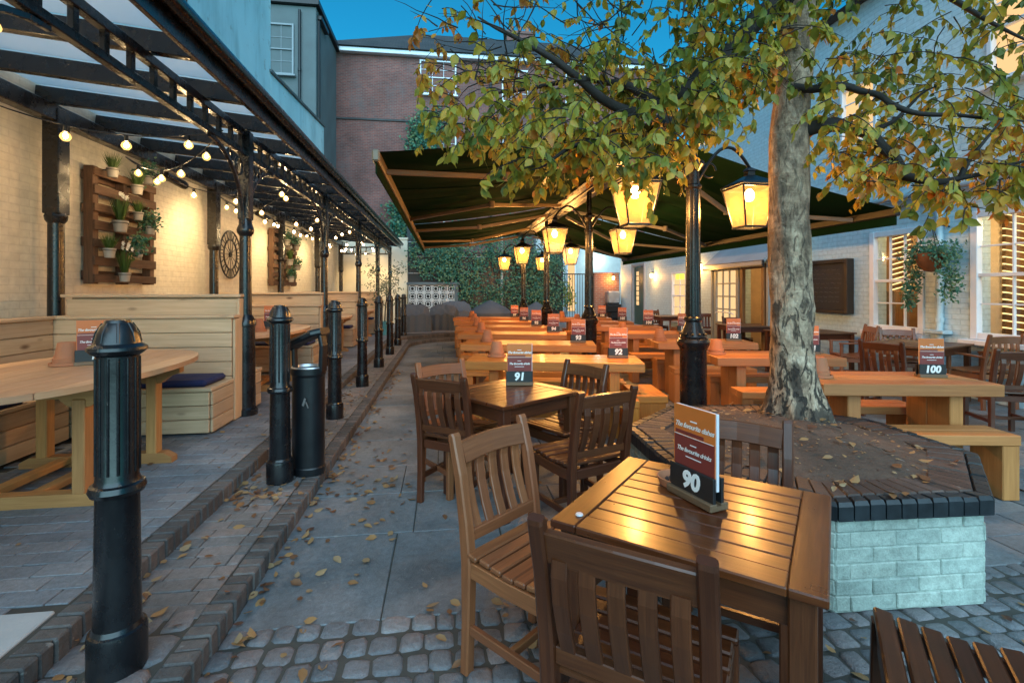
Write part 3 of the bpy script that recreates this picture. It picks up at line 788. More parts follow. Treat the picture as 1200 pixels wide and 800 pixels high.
for (a,b,z0,z1) in UO:
    w_.box((PX+.15,(ya+a)/2,(3.5+TOP)/2),(.3,a-ya,TOP-3.5),b=0,g=1,world=True)
    w_.box((PX+.15,(a+b)/2,(3.5+z0)/2),(.3,b-a,z0-3.5),b=0,g=1,world=True); w_.box((PX+.15,(a+b)/2,(z1+TOP)/2),(.3,b-a,TOP-z1),b=0,g=1,world=True); ya=b
w_.box((PX+.15,(ya+13)/2,(3.5+TOP)/2),(.3,13-ya,TOP-3.5),b=0,g=1,world=True)
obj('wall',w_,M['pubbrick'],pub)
w_=MB(); w_.box((PX-.03,4,2.78),(.10,10,.09),b=.01,g=1); w_.tube([(PX-.10,-1,2.86),(PX-.10,9,2.86)],.035,8); obj('lead_band',w_,M['lead'],pub)
w_=MB(); w_.prism([(7-.25,TOP),(11,TOP+2.6),(11,TOP)],-3,13,Matrix(((1,0,0,0),(0,0,1,0),(0,1,0,0),(0,0,0,1)))); obj('roof',w_,M['slate'],pub)
# interior rooms behind the two near windows (real room, lamp strips and slatted wood)
w_=MB()
for (p,s) in (((9.8,5.9,1.6),(.1,6,3.2)),((8.5,5.9,3.15),(2.6,6,.1)),((8.5,5.9,.05),(2.6,6,.1)),((8.5,2.95,1.6),(2.6,.1,3.2)),((8.5,8.75,1.6),(2.6,.1,3.2)),((8.5,6.02,1.6),(2.6,.08,3.0))): w_.box(p,s,b=0)
rm=obj('room_interior',w_,M['interior'],pub)
w_=MB(); w2=MB()
for k in range(19):
    z=.75+k*.1
    w_.box((8.02,5.93,z),(.42,.05,.075),(0,.12,0),b=.004,g=0); w2.box((8.02,5.945,z+.05),(.40,.02,.013),(0,.12,0),b=0)
    w_.box((8.95,8.62,z),(.55,.05,.06),(0,-.25,0),b=.004,g=0); w2.box((8.95,8.64,z+.05),(.52,.02,.013),(0,-.25,0),b=0)
w_.box((8.4,5.92,1.5),(.1,.1,2.6),b=.01); w_.box((8.6,8.6,1.5),(.1,.1,2.6),b=.01)
for k in range(11):
    z=.85+k*.15
    w_.box((8.9,4.6,z),(.05,1.1,.07),b=.004,g=1); w2.box((8.90,4.6,z+.06),(.03,1.06,.02),b=0)
    w_.box((9.2,7.0,z),(.05,1.0,.07),b=.004,g=1); w2.box((9.2,7.0,z+.06),(.03,.95,.02),b=0)
for k in range(9):
    w2.box((7.6+k*.22,6.9,2.42+k*.025),(.03,1.2,.02),b=0); w2.box((7.6+k*.22,4.9,2.55+k*.02),(.03,1.2,.02),b=0)
obj('wooden_screen',w_,M['interiorwood'],rm); obj('light_strip',w2,M['strip'],rm)
w_=MB(); w_.box((8.2,8.0,1.0),(.5,.5,.9),b=.02); w_.box((7.9,8.55,1.5),(.25,.1,1.9),b=.01); w_.box((8.6,5.3,.7),(.6,.9,1.0),b=.02); w_.box((8.4,7.0,.55),(.7,.7,.75),b=.02); obj('furniture',w_,M['interiorwood'],rm)
w_=MB(); w_.lathe([(.0,-.09),(.07,-.05),(.09,0),(.07,.05),(.0,.09)],(7.9,4.75,1.12),10); obj('table_lamp',w_,M['sparkle'],rm)
light('room_lamp',(8.0,4.9,2.35),24,WARM2,.15); light('room_lamp',(7.9,7.3,2.35),26,WARM2,.15)
for i,(a,b,z0,z1,c,r) in enumerate([(4.36,5.70,.80,2.50,3,4),(6.35,7.28,.80,2.40,3,4)]):
    window(pub,'window','x-',(PX+.03,(a+b)/2,(z0+z1)/2),b-a,z1-z0,c,r,M['glass'],fw=.09)
for (a,b,z0,z1) in UO:
    w=window(pub,'upper_window','x-',(PX+.03,(a+b)/2,(z0+z1)/2),b-a,z1-z0,2,4,M['litpane'],fw=.06)
w=window(pub,'far_window','x-',(PX+.03,14.02,1.28),.95,1.45,2,4,M['litpane'],fw=.06)
w_=MB(); w_.box((PX+.03,14.02,1.86),(.02,.5,.16),b=.02); obj('lamp_shade',w_,M['litshade'],w)
# green door
w_=MB()
w_.box((PX+.06,17.12,1.24),(.06,1.1,2.1),b=.006,g=2); dr=obj('green_door',w_,M['greendoor'],pub)
w_=MB()
for j in range(7): w_.box((PX+.025,17.3,.98+j*.18),(.02,.2,.15),b=0)
obj('door_pane',w_,M['litpane'],dr)
w_=MB()
for s in (-1,1): w_.box((PX-.01,17.12+s*.56,1.26),(.09,.1,2.16),b=.008,g=2)
w_.box((PX-.01,17.12,2.38),(.09,1.22,.1),b=.008,g=1); obj('door_frame',w_,M['lead'],dr)
# porch
pc=obj('porch_roof',MB().prism([(6.12,2.02),(7.0,2.78),(7.0,2.70),(6.12,1.95)],8.85,11.05,Matrix(((1,0,0,0),(0,0,1,0),(0,1,0,0),(0,0,0,1)))),M['lead'],pub)
w_=MB(); w_.box((6.15,9.95,1.98),(.05,2.24,.13),b=.006,g=1); obj('fascia',w_,M['iron'],pc)
w_=MB(); w_.prism([(6.3,0),(7,0),(7,2.68),(6.3,2.08)],8.9,8.96,Matrix(((1,0,0,0),(0,0,1,0),(0,1,0,0),(0,0,0,1)))); obj('porch_side',w_,M['greyblue'],pub)
w_=MB(); w_.prism([(6.3,0),(7,0),(7,2.68),(6.3,2.08)],10.94,11.0,Matrix(((1,0,0,0),(0,0,1,0),(0,1,0,0),(0,0,0,1)))); obj('porch_side',w_,M['greyblue'],pub)
d=MB()
yc,dw=10.38,.98
for s in (-1,1): d.box((6.32,yc+s*(dw/2-.05),1.0),(.05,.1,1.94),b=.006,g=2)
d.box((6.32,yc,1.93),(.048,dw-.2,.09),b=.005,g=1); d.box((6.32,yc,.38),(.048,dw-.2,.7),b=.005,g=1); d.box((6.31,yc,.38),(.05,dw-.4,.45),b=.012,g=1)
for k in (1,2): d.box((6.32,yc-.39+.26*k,1.3),(.04,.03,1.2),b=.003,g=2)
for k in (1,2,3): d.box((6.322,yc,.73+.29*k),(.036,dw-.2,.03),b=.003,g=1)
dd=obj('glazed_door',d,M['greyblue'],pub)
w_=MB(); w_.box((6.335,yc,1.32),(.006,dw-.22,1.2),b=0); obj('door_glass',w_,M['litpane'],dd)
w_=MB(); w_.tube([(6.26,yc-.36,.92),(6.24,yc-.3,.95),(6.24,yc+.3,.95),(6.26,yc+.36,.92)],.014,6); obj('handle',w_,M['paint'],dd)
w_=MB()
for y in (9.78,9.06): w_.box((6.33,y,1.0),(.08,.09,1.98),b=.008,g=2)
w_.box((6.33,9.42,1.94),(.08,.64,.09),b=.008,g=1); obj('door_frame',w_,M['interiorwood'],pub)
w_=MB()
for (p,s) in (((8.2,9.95,1.5),(.1,2.6,3)),((7.5,8.7,1.5),(1.4,.1,3)),((7.5,11.2,1.5),(1.4,.1,3)),((7.5,9.95,2.75),(1.4,2.6,.1))): w_.box(p,s,b=0)
obj('hall_interior',w_,M['interior'],pub)
w_=MB(); w_.box((8.12,8.95,1.32),(.04,.42,.42),b=.01); pf=obj('picture_frame',w_,M['brownframe'],pub)
w_=MB(); w_.box((8.095,8.95,1.32),(.02,.34,.34),b=0); obj('picture',w_,M['litpane'],pf)  # picture glows by itself, lamplight put into its material
light('hall_lamp',(7.5,9.6,2.2),8,WARM2,.1)
w_=MB(); w_.tube([(PX-.06,6.08,2.7),(PX-.06,6.08,.05)],.045,10)
for z in (.3,1.0,1.9): w_.tube([(PX-.06,6.08,z),(PX-.06,6.08,z+.06)],.058,10)
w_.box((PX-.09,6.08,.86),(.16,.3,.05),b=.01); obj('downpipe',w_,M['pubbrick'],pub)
# things on the pub wall
ex=thing('exit_sign','green running man exit sign on the grey porch side','sign',(6.63,8.885,1.45))
w_=MB(); w_.box((0,0,0),(.36,.012,.2),b=.003); obj('sign_plate',w_,M['exitgreen'],ex)
w_=MB(); w_.box((-.1,-.008,0),(.08,.004,.13),b=.002); w_.box((.03,-.008,.0),(.05,.004,.08),(0,.5,0),b=.002); w_.lathe([(.0,0),(.018,.0)],(.05,-.009,.06),8,axis=(0,-1,0)); w_.box((.12,-.008,0),(.07,.004,.02),b=.002); obj('pictogram',w_,M['letter'],ex)
bb=thing('blackboard','framed dark blackboard with faint chalk writing on the pub wall beside the tree trunk','blackboard',(PX-.08,8.1,1.52))
w_=MB()
for s in (-1,1): w_.box((0,s*.47,0),(.14,.07,.96),b=.008,g=2); w_.box((0,0,s*.445),(.14,.87,.07),b=.008,g=1)
obj('frame',w_,M['brownframe'],bb)
w_=MB(); w_.box((.0,0,0),(.06,.87,.83),b=0); obj('board',w_,M['chalk'],bb)
w_=MB()
for j in range(8):
    y=-.34+U(0,.06)
    while y<.3:
        l=U(.05,.13); w_.tube([(-.032,y+l*t/4,.3-j*.082+U(-.012,.012)) for t in range(5)],.004,4); y+=l+.03
obj('chalk_lines',w_,M['chalkline'],bb)
hb=thing('hanging_basket','terracotta hanging basket with trailing green foliage between the two pub windows','hanging basket',(PX-.3,5.98,1.72))
w_=MB(); w_.lathe([(0,-.02),(.08,0),(.15,.08),(.185,.2),(.19,.24),(.17,.24),(.16,.2)],seg=16); obj('basket',w_,M['coir'],hb)
w_=MB(); pts=[(U(-.2,.2),U(-.24,.24),.22+U(0,.12),.07) for _ in range(40)]
for (yy) in (-.26,.26,.2,-.2):
    for k in range(14): pts.append((U(-.15,.05),yy*(1+.02*k)+U(-.05,.05),.25-k*.045*(1.25 if yy>0 else 1),.045))
foliage(w_,pts,1900,.05,.6,1); obj('foliage',w_,M['ivy'],hb)
w_=MB(); w_.tube([(.29,0,.62),(.0,0,.66)],.012,6)
for a in (0,2.1,4.2): w_.tube([(.18*cos(a),.18*sin(a),.24),(0,0,.65)],.005,5)
obj('bracket',w_,M['iron'],hb)
for (x,y,z,lab,e) in ((6.9,15.8,1.95,'bracket wall lamp glowing between the green door and the small lit window',10),(6.9,12.9,2.05,'bracket wall lamp glowing on the pub wall just left of the porch door',10),(6.05,11.06,2.02,'small bright lamp on the left corner of the porch roof',9),(6.72,19.08,1.95,'small bright lamp on the orange brick wall',12)):
    t=thing('wall_lamp',lab,'wall lamp',(x,y,z),0,'lamps along the pub wall')
    w_=MB(); w_.lathe([(.0,-.09),(.045,-.07),(.055,.0),(.04,.06),(0,.07)],seg=10); obj('glass_globe',w_,M['walllamp'],t)
    w_=MB(); w_.lathe([(.06,.065),(.05,.09),(.01,.11)],seg=10); w_.tube([(.0,0,.1),(.05,0,.13),(.1,0,.08)] if y<18 and x>6.5 else [(0,0,.1),(0,.05,.13),(.0,.15,.1)],.012,6); obj('bracket',w_,M['iron'],t)
    light('wall_light',(x-.12,y-.1,z-.05),e,WARM,.05)

# ------------------------------------------------------------------ pergola
PY=[5.35+3.3*k for k in range(-1,5)]; FX,BX=-2.03,-3.77
pg=thing('pergola','long black iron pergola with scroll brackets and a glazed roof over the timber booths','pergola')
def column(x,y,front):
    w_=MB(); z0=.18
    if front:
        w_.lathe([(.115,z0),(.115,z0+.06),(.095,z0+.08),(.088,1.08),(.098,1.09),(.098,1.13),(.085,1.16),(.06,1.2),(.054,2.0),(.075,2.03),(.082,2.06),(.075,2.09),(.062,2.12),(.06,2.2)],(x,y,0),16)
        w_.box((x,y,2.62),(.115,.115,.9),b=.008)
    else:
        w_.lathe([(.07,z0),(.065,2.1),(.085,2.13),(.092,2.17),(.08,2.2)],(x,y,0),14); w_.box((x,y,2.7),(.15,.15,1.02),b=.008)
    obj('column',w_,M['black'],pg)
for y in PY:
    column(FX,y,True); column(BX,y,False)
y0,y1=PY[0]-2.4,PY[-1]+.5
w_=MB(); w_.box((FX,(y0+y1)/2,2.84),(.06,y1-y0,.06),b=.006,g=1); obj('lower_chord',w_,M['black'],pg)
w_=MB(); w_.box((FX,(y0+y1)/2,3.04),(.06,y1-y0,.07),b=.006,g=1); obj('upper_chord',w_,M['black'],pg)
w_=MB(); w_.box((0,0,0),(.035,.045,.15),b=.003); fb=obj('frieze_bar',w_,M['black'],pg,(FX,y0+.1,2.94)); y=y0+.35
while y<y1: dup(fb,(FX,y,2.94)); y+=.25
w_=MB(); w_.box((BX,(y0+y1)/2,3.16),(.12,y1-y0,.16),b=.008,g=1); obj('rear_beam',w_,M['black'],pg)
rs=MB(); y=PY[0]-.825*3
RY=[]
while y<y1: RY.append(y); y+=.825
for y in RY:
    w_=MB(); w_.sweep([(-1.72,y,3.13),(-3.93,y,3.36)],.07,.15,(0,1,0),.005); obj('rafter',w_,M['black'],pg)
for i in range(len(RY)-1):
    w_=MB(); a,b=RY[i]+.02,RY[i+1]-.02; w_.sweep([(-1.72,(a+b)/2,3.225),(-3.93,(a+b)/2,3.455)],b-a,.012,(0,1,0),.001); obj('roof_sheet',w_,M['roofsheet'],pg)
w_=MB(); w_.box((-1.69,(y0+y1)/2,3.12),(.035,y1-y0,.2),b=.004,g=1); w_.tube([(-1.63,y0,3.19),(-1.63,y1,3.19)],.06,10); obj('gutter',w_,M['black'],pg)
for y in PY:
    for s in (-1,1):
        if (y==PY[-1] and s>0): continue
        w_=MB(); c=[(FX,y+s*(.06+.72*(1-cos(t*pi/2/8))),2.12+.68*sin(t*pi/2/8)) for t in range(9)]
        w_.sweep(c,.03,.035,(1,0,0),.004)
        for (dy,dz,r) in ((.17,2.68,.085),(.38,2.74,.05)):
            w_.tube([(FX,y+s*dy+r*cos(t*pi/6),dz+r*sin(t*pi/6)) for t in range(13)],.011,6)
        obj('scroll_bracket',w_,M['black'],pg)
w_=MB(); w_.box(((FX+BX)/2,PY[-1],2.78),(1.75,.05,.05),b=.004); w_.box(((FX+BX)/2,PY[-1],3.02),(1.75,.05,.05),b=.004)
for k in range(7): w_.box((BX+.2+.23*k,PY[-1],2.9),(.03,.04,.2),b=.003)
obj('end_frieze',w_,M['black'],pg)
# festoon strings
node=[]; y=.4; k=0
while y<18.6: node.append((-2.1 if k%2==0 else -3.62, y, 2.97)); y+=1.15; k+=1
runs=[(0,6,'near festoon string of round warm bulbs zigzagging under the closest part of the pergola'),(6,11,'middle festoon string of round warm bulbs zigzagging under the pergola'),(11,len(node)-1,'far festoon string of round warm bulbs at the far end of the pergola')]
for (i0,i1,lab) in runs:
    fs=thing('festoon_string',lab,'string lights',(0,0,0),0,'strings of bulbs under the pergola roof')
    cab=[]; bl=[]
    for i in range(i0,i1):
        a,b=Vector(node[i]),Vector(node[i+1]); L=(b-a).length; sag=U(.16,.30)
        for t in range(12):
            u=t/12; cab.append(a.lerp(b,u)-Vector((0,0,sag*4*u*(1-u))))
        for q in (.12,.37,.62,.87):
            u=q+U(-.05,.05); bl.append(a.lerp(b,u)-Vector((0,0,sag*4*u*(1-u))))
    w_=MB(); w_.tube(cab,.006,5); obj('cable',w_,M['iron'],fs)
    for p in bl:
        w_=MB(); w_.lathe([(.016,0),(.018,-.05),(.010,-.052)],p,8); sk_=obj('bulb_socket',w_,M['iron'],fs)
        w_=MB(); w_.lathe([(.0,-.126),(.02,-.121),(.035,-.102),(.038,-.088),(.03,-.066),(.012,-.05)],p,10); w_.lathe([(.0,-.108),(.018,-.09),(.013,-.07),(.0,-.058)],p,6,mi=1); obj('bulb',w_,[M['bulbglass'],M['bulb']],sk_)
# wall spots
for k,(y,lab) in enumerate(((7.3,'black cylinder spotlight on the cream wall right of the nearer pallet planter'),(10.55,'black cylinder spotlight on the cream wall just beyond the skeleton clock'),(13.6,'black cylinder spotlight on the cream wall beyond the second pallet planter'))):
    t=thing('wall_spotlight',lab,'spotlight',(-3.95,y,2.95),0,'spotlights high on the cream wall')
    w_=MB(); w_.lathe([(.0,-.16),(.055,-.16),(.06,.12),(.05,.16),(0,.165)],(.28,0,.0),12,axis=(.35,.9,-.25)); obj('lamp_body',w_,M['black'],t)
    w_=MB(); w_.tube([(.0,0,.06),(.14,0,.08),(.27,0,.02)],.014,6); w_.lathe([(.05,0),(.045,.02)],(0,0,.06),10,axis=(1,0,0)); obj('arm',w_,M['iron'],t)
    sp=light('spot_beam',(-3.2,y+.5,2.8),46,(1,.70,.34),.2,'SPOT',spot_size=radians(140),spot_blend=.9)
    sp.rotation_euler=Vector((-.55,.5,-1)).to_track_quat('-Z','Y').to_euler()
sp=light('spot_beam',(-3.35,3.3,2.9),75,(1,.70,.34),.12,'SPOT',spot_size=radians(110),spot_blend=.9); sp.rotation_euler=Vector((-.6,.0,-1)).to_track_quat('-Z','Y').to_euler()  # unseen spot without a fitting, lights the near cream wall
sp=light('spot_beam',(-2.6,18.2,2.9),75,(1,.70,.34),.12,'SPOT',spot_size=radians(110),spot_blend=.9); sp.rotation_euler=Vector((-.2,.8,-1)).to_track_quat('-Z','Y').to_euler()  # unseen spot without a fitting, lights the end wall
# ------------------------------------------------------------------ pallets, pots, clock on the cream wall
def pallet(y0,y1,z0,z1,label):
    t=thing('pallet_planter',label,'pallet',(-3.94,(y0+y1)/2,z0),0,'pallets hung on the cream wall')
    w,h=y1-y0,z1-z0; w_=MB()
    for s in (-1,0,1): w_.box((.07,s*(w/2-.05),h/2),(.10,.09,h),b=.006,g=2)
    obj('stringers',w_,M['pallet'],t)
    w_=MB(); n=7
    for k in range(n): w_.box((.131,0,.06+k*(h-.12)/(n-1)),(.022,w,.105 if k%2 else .09),(0,U(-.02,.02),0),b=.004,g=1)
    for k in range(4): w_.box((.012,0,.1+k*(h-.2)/3),(.02,w,.1),b=.004,g=1)
    obj('slats',w_,M['pallet'],t)
    return t
pallet(5.93,7.08,1.52,2.82,'nearer wooden pallet hung with pots of grass on the cream wall')
pallet(11.6,13.3,1.55,2.85,'farther wooden pallet hung with leafy pots beyond the skeleton clock')
def potplant(y,z,kind,r,label,x=-3.70):
    t=thing('potted_plant',label,'potted plant',(x,y,z),0,'pots hanging on the pallets')
    w_=MB(); w_.lathe([(0,-.0),(r*.75,0),(r,r*1.7),(r*1.04,r*1.72),(r*1.04,r*1.5),(r*.9,r*1.5),(r*.9,r*1.4),(0,r*1.4)],seg=14)
    p=obj('pot',w_,M['creampot'],t); w_=MB(); z0=r*1.4
    if kind=='grass':
        for _ in range(150):
            a=U(0,6.28); e=U(.1,.75); l=U(.12,.24)*r/.065; d=Vector((cos(a)*e,sin(a)*e,1)); w_.tuft((cos(a)*r*.5*R(),sin(a)*r*.5*R(),z0),d,(cos(a),sin(a),.2),l,.007)
        obj('grass_tuft',w_,M['grass'],t)
    elif kind=='leafy':
        foliage(w_,[(U(-.05,.05),U(-.06,.06),z0+U(.0,.16),.05) for _ in range(12)],260,.05,.6,1,(1,0,.3)); obj('foliage',w_,M['ivy'],t)
    else:
        for _ in range(110):
            a=U(0,6.28); e=U(.05,.4); l=U(.2,.34); w_.tuft((cos(a)*r*.5*R(),sin(a)*r*.5*R(),z0),(cos(a)*e,sin(a)*e,1),(cos(a),sin(a),.2),l,.009)
        obj('stems',w_,M['grass'],t); w_=MB()
        for _ in range(7):
            w_=MB(); c=Vector((U(-.03,.07),U(-.07,.07),z0+.31+U(-.03,.05)))
            for q in range(6):
                a=q*1.05; w_.tuft(c,(.5,cos(a),sin(a)),(1,0,0),.036,.03)
            obj('flower',w_,M['petal'],t)
    w_=MB(); w_.lathe([(r*1.05,r*1.3),(r*1.08,r*1.3),(r*1.08,r*1.42),(r*1.05,r*1.42)],seg=14); w_.box((-r*1.3,0,r*1.36),(r*.8,.02,.012),b=.001); obj('hanging_ring',w_,M['iron'],t)
for (px,py,kind,r,lab) in ((130,208,'grass',.06,'small pot with a short grass tuft on the top left edge of the nearer pallet'),(159,228,'grass',.065,'pot with the tallest dark grass near the top of the nearer pallet'),(172,216,'leafy',.06,'small leafy pot at the top right corner of the nearer pallet'),(139,272,'flower',.075,'large pot of long grass with white flowers in the middle of the nearer pallet'),(160,258,'grass',.055,'small grassy pot right of the middle white flowers on the nearer pallet'),(174,275,'leafy',.06,'spiky pot sticking out of the right side of the nearer pallet'),(126,302,'grass',.06,'light grass pot at the lower left of the nearer pallet'),(144,330,'flower',.06,'bottom pot of white flowers on the nearer pallet'),(160,301,'leafy',.055,'dark bushy pot at the lower right of the nearer pallet')):
    Y,Z=onX(px,py,-3.72); potplant(Y,Z,kind,r,lab)
for (y,z,kind,lab) in ((12.2,2.5,'leafy','leafy pot at the top left of the farther pallet'),(12.9,2.45,'leafy','leafy pot at the top right of the farther pallet'),(12.4,2.05,'flower','flowering pot in the middle of the farther pallet'),(13.0,1.95,'leafy','leafy pot low on the right of the farther pallet'),(12.5,1.65,'leafy','lowest leafy pot on the farther pallet')): potplant(y,z,kind,.08,lab)
ck=thing('wall_clock','round skeleton iron clock on the cream wall between the two pallets','clock',(-3.9,9.6,2.1))
w_=MB()
for r in (.43,.27): 
    w_.tube([(0,r*cos(t*pi/18),r*sin(t*pi/18)) for t in range(37)],.014,6)
w_.lathe([(0,-.015),(.05,-.015),(.05,.015),(0,.015)],seg=12,axis=(1,0,0)); obj('rim',w_,M['iron'],ck)
w_=MB()
for k in range(12):
    a=k*pi/6
    for q in ((-.05,.05) if k%3 else (-.06,0,.06)): w_.box((0,.35*cos(a)-sin(a)*q,.35*sin(a)+cos(a)*q),(.012,.15,.018),(a,0,0),b=.002)
    w_.box((0,.16*cos(a),.16*sin(a)),(.008,.2,.006),(a,0,0),b=.001)
obj('numerals',w_,M['iron'],ck)
w_=MB(); w_.box((.02,-.07,.06),(.008,.2,.025),(2.4,0,0),b=.002); w_.box((.025,.03,.15),(.008,.32,.018),(1.37,0,0),b=.002); obj('hands',w_,M['iron'],ck)

# ------------------------------------------------------------------ timber booths
def planks(mb,c0,c1,z0,z1,n,axis,face,th=.024):
    h=(z1-z0)/n
    for k in range(n):
        z=z0+h*(k+.5)
        if axis=='x': mb.box(((c0+c1)/2,face,z),(c1-c0,th,h-.006),b=.005,g=0)
        else: mb.box((face,(c0+c1)/2,z),(th,c1-c0,h-.006),b=.005,g=1)
Z0=.18; XA,XB=-3.605,-2.05
names=['nearest','second','third','last']
for k in range(4):
    yp=5.2+3.3*k
    t=thing('timber_settle','%s pale pine back to back settle standing across the terrace under the pergola'%names[k],'bench',(0,yp,Z0),0,'pine settles under the pergola')
    w_=MB(); planks(w_,XA,XB,.02,1.0,7,'x',-.12); planks(w_,XA,XB,.02,1.2,8,'x',.12); w_.box((XB+.012,0,.5),(.024,.22,.98),b=.004,g=2); w_.box((XB+.012,.06,1.09),(.022,.14,.2),b=.004,g=2); w_.box(((XA+XB)/2,-.07,1.015),(XB-XA+.06,.16,.03),b=.006,g=0); w_.box(((XA+XB)/2,.08,1.215),(XB-XA+.06,.16,.03),b=.006,g=0); w_.box(((XA+XB)/2,0,.5),(XB-XA-.05,.2,.95),b=0)
    w_.box(((XA+XB)/2,.05,1.1),(XB-XA-.01,.03,.17),b=.004,g=0)
    obj('back_panel',w_,M['pine'],t)
    for s in (-1,1):
        w_=MB(); f=s*.58; planks(w_,XA,XB,.02,.38,3,'x',f); 
        for q in range(3): w_.box((XB+.012,s*.355,.08+.12*q),(.024,.43,.114),b=.005,g=1)
        w_.box(((XA+XB)/2,s*.365,.40),(XB-XA+.05,.475,.035),b=.006,g=0); w_.box(((XA+XB)/2,s*.35,.2),(XB-XA-.06,.4,.36),b=0)
        obj('seat_box',w_,M['pine'],t)
        if k<3 or s<0:
            cu=MB(); cu.box((0,0,.03),(1.0,.42,.06),b=.022)
            tag(obj('seat_cushion',cu,M['navy'],None,((XA+XB)/2+.24,yp+s*.36,Z0+.419)),'navy cushion on the %s side of the %s pine settle'%('near' if s<0 else 'far',names[k]),'cushion','navy cushions on the booth seats')
    a=yp-2.6 if k else 1.9; b=yp-.62
    if k==0: a=1.5
    t=thing('wall_bench','pine bench along the cream wall, in the %s booth of the pergola'%names[k],'bench',(0,0,Z0),0,'pine benches along the cream wall')
    w_=MB(); planks(w_,a,b+.48,.45,1.0,4,'y',-3.6); w_.box((-3.63,(a+b+.48)/2,1.015),(.13,b+.48-a,.03),b=.006,g=1); w_.box((-3.66,(a+b+.48)/2,.5),(.1,b+.44-a,.98),b=0); obj('backrest',w_,M['pine'],t)
    w_=MB(); planks(w_,a,b,.02,.38,3,'y',-3.14); w_.box((-3.35,(a+b)/2,.4),(.46,b-a,.035),b=.006,g=1); w_.box((-3.36,(a+b)/2,.2),(.4,b-a-.02,.36),b=0); obj('seat_box',w_,M['pine'],t)
    cu=MB(); cu.box((0,0,.03),(.42,(b-a)*.8,.06),b=.022)
    tag(obj('seat_cushion',cu,M['navy'],None,(-3.34,(a+b)/2-.1,Z0+.419)),'long navy cushion on the wall bench of the %s booth'%names[k],'cushion','navy cushions on the booth seats')
def oval(yc,label):
    t=thing('oval_table',label,'table',(-2.5,yc,Z0),0,'oval wooden tables in the booths')
    ax,ay=.62,1.08; w_=MB(); n=7; ws=2*ax/n
    P=lambda x: ay*(1-abs(x/ax)**2.3)**(1/2.3) if abs(x)<ax else 0
    for k in range(n):
        x0,x1=-ax+k*ws+.002,-ax+(k+1)*ws-.002; m=8
        up=[(x0+(x1-x0)*i/m, P(x0+(x1-x0)*i/m)) for i in range(m+1)]; dn=[(x,-y) for x,y in reversed(up)]
        poly=[p for i,p in enumerate(dn+up) if True]
        Mr=Matrix(((1,0,0,0),(0,1,0,0),(0,0,1,0),(0,0,0,1)))
        w_.prism([(y,-x) for x,y in poly],.715,.75,Matrix(((0,-1,0,0),(1,0,0,0),(0,0,1,0),(0,0,0,1))),ou=(R()*9,R()*9))
    obj('table_top',w_,M['oval'],t)
    for sy in (-1,1):
        w_=MB(); y=sy*.36
        w_.prism([(-.5,.0),(.5,.0),(.5,.04),(.44,.075),(-.44,.075),(-.5,.04)],y-.04,y+.04,Matrix(((1,0,0,0),(0,0,1,0),(0,1,0,0),(0,0,0,1)))); obj('foot',w_,M['ovalleg'],t)
        for sx in (-1,1):
            w_=MB(); w_.box((sx*.36,y,.35),(.07,.085,.56),b=.006,g=2); obj('leg',w_,M['ovalleg'],t)
        w_=MB(); w_.prism([(-.55,.705),(.55,.705),(.55,.66),(.47,.63),(.42,.585),(.3,.585),(.25,.63),(-.25,.63),(-.3,.585),(-.42,.585),(-.47,.63),(-.55,.66)],y-.03,y+.03,Matrix(((1,0,0,0),(0,0,1,0),(0,1,0,0),(0,0,0,1)))); obj('top_bracket',w_,M['ovalleg'],t)
    w_=MB()
    for x in (-.2,.08): w_.box((x,0,.05),(.07,.66,.045),b=.005,g=1)
    w_.box((0,0,.69),(.06,1.5,.045),b=.005,g=1); obj('stretcher',w_,M['ovalleg'],t)
    return t
ov=oval(3.6,'pale oval wooden table behind the front bollard in the nearest booth')
for i,lab in enumerate(('oval wooden table seen past the litter bin in the second booth','oval wooden table in the third booth','oval wooden table in the last booth')): dup(ov,(-2.5,6.9+3.3*i,Z0),label=lab)

# ------------------------------------------------------------------ bollards and bin
bo=thing('bollard','','bollard',(-1.17,1.943,.09),0,'black cast iron bollards along the step')
w_=MB(); w_.lathe([(0,0),(.112,0),(.112,.135),(.108,.15),(.098,.155),(.09,.17)],seg=24); obj('base',w_,M['black'],bo)
w_=MB(); w_.lathe([(.09,.165),(.082,.615),(.082,.63),(.1,.635),(.108,.65),(.102,.668),(.088,.673),(.08,.69),(.08,1.13)],seg=24)
for k in range(14):
    a=k*pi/7; w_.tube([(.079*cos(a),.079*sin(a),.71),(.079*cos(a),.079*sin(a),1.12)],.007,5)
obj('shaft',w_,M['black'],bo)
w_=MB(); w_.lathe([(.08,1.125),(.098,1.135),(.112,1.147),(.11,1.158),(.096,1.166),(.088,1.17),(.086,1.178),(.078,1.205),(.064,1.232),(.05,1.243),(.047,1.252),(.0,1.256)],seg=24)
for k in range(8):
    a=k*pi/4; w_.sweep([(.086*cos(a),.086*sin(a),1.175),(.078*cos(a),.078*sin(a),1.208),(.054*cos(a),.054*sin(a),1.242)],.012,.007,(-sin(a),cos(a),0),.002)
obj('cap',w_,M['black'],bo)
bl=['largest bollard, closest to the camera in front of the oval table','bollard standing right beside the litter bin','third bollard from the camera, just beyond the litter bin','fourth bollard from the camera along the step','fifth bollard from the camera along the step','sixth bollard from the camera along the step','second to last bollard before the step curves','last bollard where the step curves right']
for k in range(8):
    o=bo if k==0 else dup(bo); o.location=(-1.17,1.943+1.75*k,.09); o['label']='black cast iron '+bl[k]; o.scale=(.8,.8,1); o.rotation_euler.z=U(0,6)
bn=thing('litter_bin','black plastic litter bin with an arched hood beside the second bollard','litter bin',(-1.015,3.845,.09),radians(-20)); bn.scale=(.86,.86,1)
def ell(mb,prof,sx,sy,seg=24):
    o=len(mb.v); mb.M=Matrix.Diagonal((sx,sy,1,1)); mb.lathe(prof,seg=seg); mb.M=None
